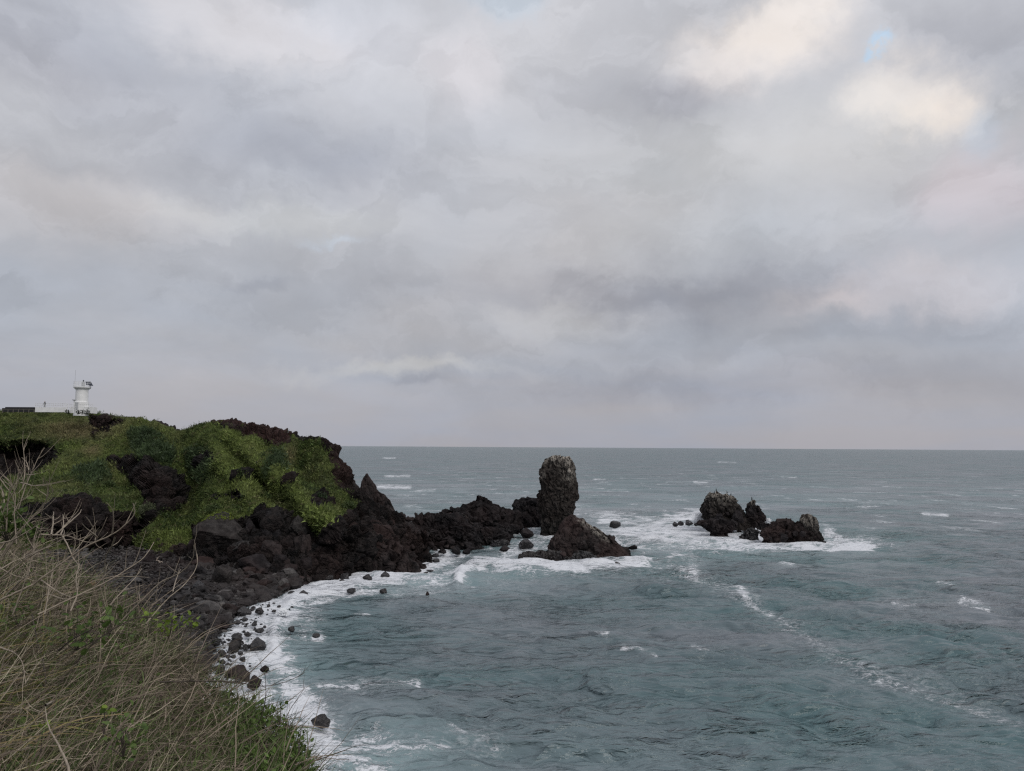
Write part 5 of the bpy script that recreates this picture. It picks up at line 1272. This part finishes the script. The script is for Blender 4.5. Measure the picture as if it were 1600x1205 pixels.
bare_shrub('tall grey leafless shrub fanning up at the left edge', [
    [(25, 850), (27, 800), (40, 760), (54, 727), (67, 702), (70, 700)], [(10, 830), (13, 771), (27, 745), (34, 750)], [(35, 765), (39, 740), (38, 715), (36, 698)],
    [(0, 860), (25, 830), (45, 812), (63, 796), (78, 780), (85, 764)], [(5, 870), (30, 832), (60, 798), (75, 780), (76, 758), (73, 752)], [(-10, 800), (8, 790), (4, 765), (-5, 755)],
    [(-10, 735), (5, 755), (18, 772), (24, 790), (20, 815)], [(5, 800), (14, 780), (28, 760), (30, 740), (24, 722)], [(20, 805), (30, 785), (50, 772), (52, 765)], [(33, 754), (50, 759), (70, 759)],
    [(40, 742), (55, 742)], [(-5, 880), (20, 840), (48, 812), (66, 795)], [(0, 790), (8, 775), (2, 760)], [(26, 850), (22, 800), (25, 775), (18, 752), (8, 745)], [(45, 735), (42, 722), (34, 715)]], 5.2, 1, .0065, 5)
bare_shrub('long pale arching branches reaching out over the cove', [
    [(-30, 960), (0, 937), (50, 915), (90, 885), (126, 859), (150, 846), (176, 836), (205, 813), (214, 800), (212, 790), (207, 786)],
    [(60, 960), (107, 937), (140, 922), (167, 909), (197, 891), (226, 872), (241, 847)], [(63, 835), (80, 836), (96, 836), (110, 838), (126, 845), (140, 848), (152, 846)],
    [(180, 838), (176, 852), (165, 868), (163, 885), (170, 902)], [(98, 838), (106, 852), (114, 872), (127, 890)], [(175, 834), (178, 815), (176, 795), (166, 785)], [(85, 837), (110, 815), (125, 802), (127, 796)],
    [(80, 836), (83, 818), (84, 800)], [(95, 836), (100, 822), (98, 804)], [(150, 845), (152, 838), (135, 826), (128, 818)], [(120, 843), (120, 830), (119, 818)], [(150, 845), (148, 830), (140, 815), (133, 806)],
    [(40, 870), (75, 855), (100, 842)], [(62, 905), (90, 925), (115, 935)]], 4.6, 2, .0070, 3)
bare_shrub('pair of slender pale branches curving up over the shingle', [
    [(190, 970), (215, 945), (251, 909), (275, 899), (289, 891), (300, 876), (304, 865), (303, 852)], [(228, 975), (250, 948), (270, 928), (289, 914), (305, 892), (309, 880), (308, 866)],
    [(160, 960), (185, 930), (210, 905), (222, 888)], [(200, 985), (225, 955), (248, 935)], [(120, 1000), (160, 960), (200, 935), (212, 930)], [(270, 925), (275, 905), (282, 890)],
    [(60, 950), (70, 925), (100, 938), (120, 932), (160, 920)]], 5.0, 3, .0058, 2)
bare_shrub('white bare stick standing in the dry grass', [[(111, 1215), (104, 1190), (96, 1173), (86, 1154), (78, 1142), (73, 1125), (71, 1102)], [(71, 1102), (84, 1095)]], 2.9, 4, .0068, 0)
bare_shrub('long thin brown twig lying out level over the surf', [[(250, 1066), (309, 1064), (347, 1064), (383, 1069), (405, 1072), (427, 1072), (450, 1064), (465, 1058), (477, 1051)],
    [(385, 1165), (410, 1150), (440, 1135), (455, 1105), (470, 1085), (477, 1072)], [(430, 1160), (450, 1145), (465, 1130), (480, 1118)], [(400, 1140), (412, 1110), (416, 1085), (414, 1050)]], 5.4, 5, .0055, 5, M_twig_dark)
bare_shrub('dark leaning woody stems through the green patch', [[(85, 1075), (110, 1050), (130, 1020), (160, 993), (190, 975), (215, 963), (245, 966), (280, 970)],
    [(90, 1018), (110, 1000), (140, 985), (165, 972)], [(66, 1030), (72, 1055), (70, 1078)], [(50, 960), (58, 1000), (66, 1030)], [(175, 1190), (190, 1172), (220, 1165), (245, 1160)],
    [(75, 1155), (110, 1153), (150, 1156), (180, 1158)]], 4.5, 6, .0065, 4, M_twig_dark)
bare_shrub('fine bare twigs fanning out at the corner of the bank', [[(440, 1205), (455, 1180), (470, 1160), (478, 1140)], [(450, 1210), (475, 1185), (490, 1170)], [(420, 1190), (440, 1165), (452, 1140), (456, 1120)],
    [(460, 1215), (480, 1200), (500, 1190)], [(400, 1170), (425, 1150), (436, 1125)], [(380, 1150), (398, 1120), (400, 1100), (392, 1085)], [(350, 1120), (372, 1090), (380, 1070)]], 5.3, 7, .0042, 8, M_twig_dark)
bare_shrub('crossing pale twigs in the tangle under the tall shrub', [[(0, 905), (30, 880), (60, 860), (95, 850)], [(-10, 880), (20, 900), (50, 905), (70, 920)], [(20, 960), (35, 920), (48, 880), (55, 850)],
    [(0, 890), (25, 875), (62, 866)], [(10, 930), (40, 900), (80, 880)], [(-5, 850), (20, 845), (60, 820), (85, 805)], [(0, 1012), (25, 1020), (36, 1035), (40, 1068)], [(38, 1070), (60, 1035), (70, 1030)],
    [(70, 960), (75, 930), (80, 900), (90, 880)], [(110, 955), (122, 930), (118, 900), (125, 880)]], 4.4, 8, .0062, 7)
# moss capping the large grey boulder
def moss():
    big_b = [o for o in bpy.data.objects if o.get('label', '').startswith('large grey flat-faced boulder')][0]
    bpy.context.view_layer.update()
    W = np.array([(big_b.matrix_world @ v.co)[:] for v in big_b.data.vertices]); r = np.random.default_rng(3)
    zt = W[:, 2]; up = W[zt > zt.min() + .80 * (zt.max() - zt.min())]; n = 900; P = up[r.integers(0, len(up), n)] + r.normal(size=(n, 3)) * .08
    D = r.normal(size=(n, 3)) * .5 + np.array([0, 0, .8]); S = r.normal(size=(n, 3)); V = np.stack([P - S * .05, P + S * .05, P + D * .16], 1).reshape(-1, 3)
    mi = np.array(big_b.matrix_world.inverted()); V = V @ mi[:3, :3].T + mi[:3, 3]
    col = np.repeat(np.array([[.15, .19, .03]]) * r.uniform(.6, 1.3, (n, 1)), 3, 0)
    obj('moss', mesh_from('moss', V, np.arange(n * 3).reshape(-1, 3), M_leaf, {'tint': col}), big_b)
moss()
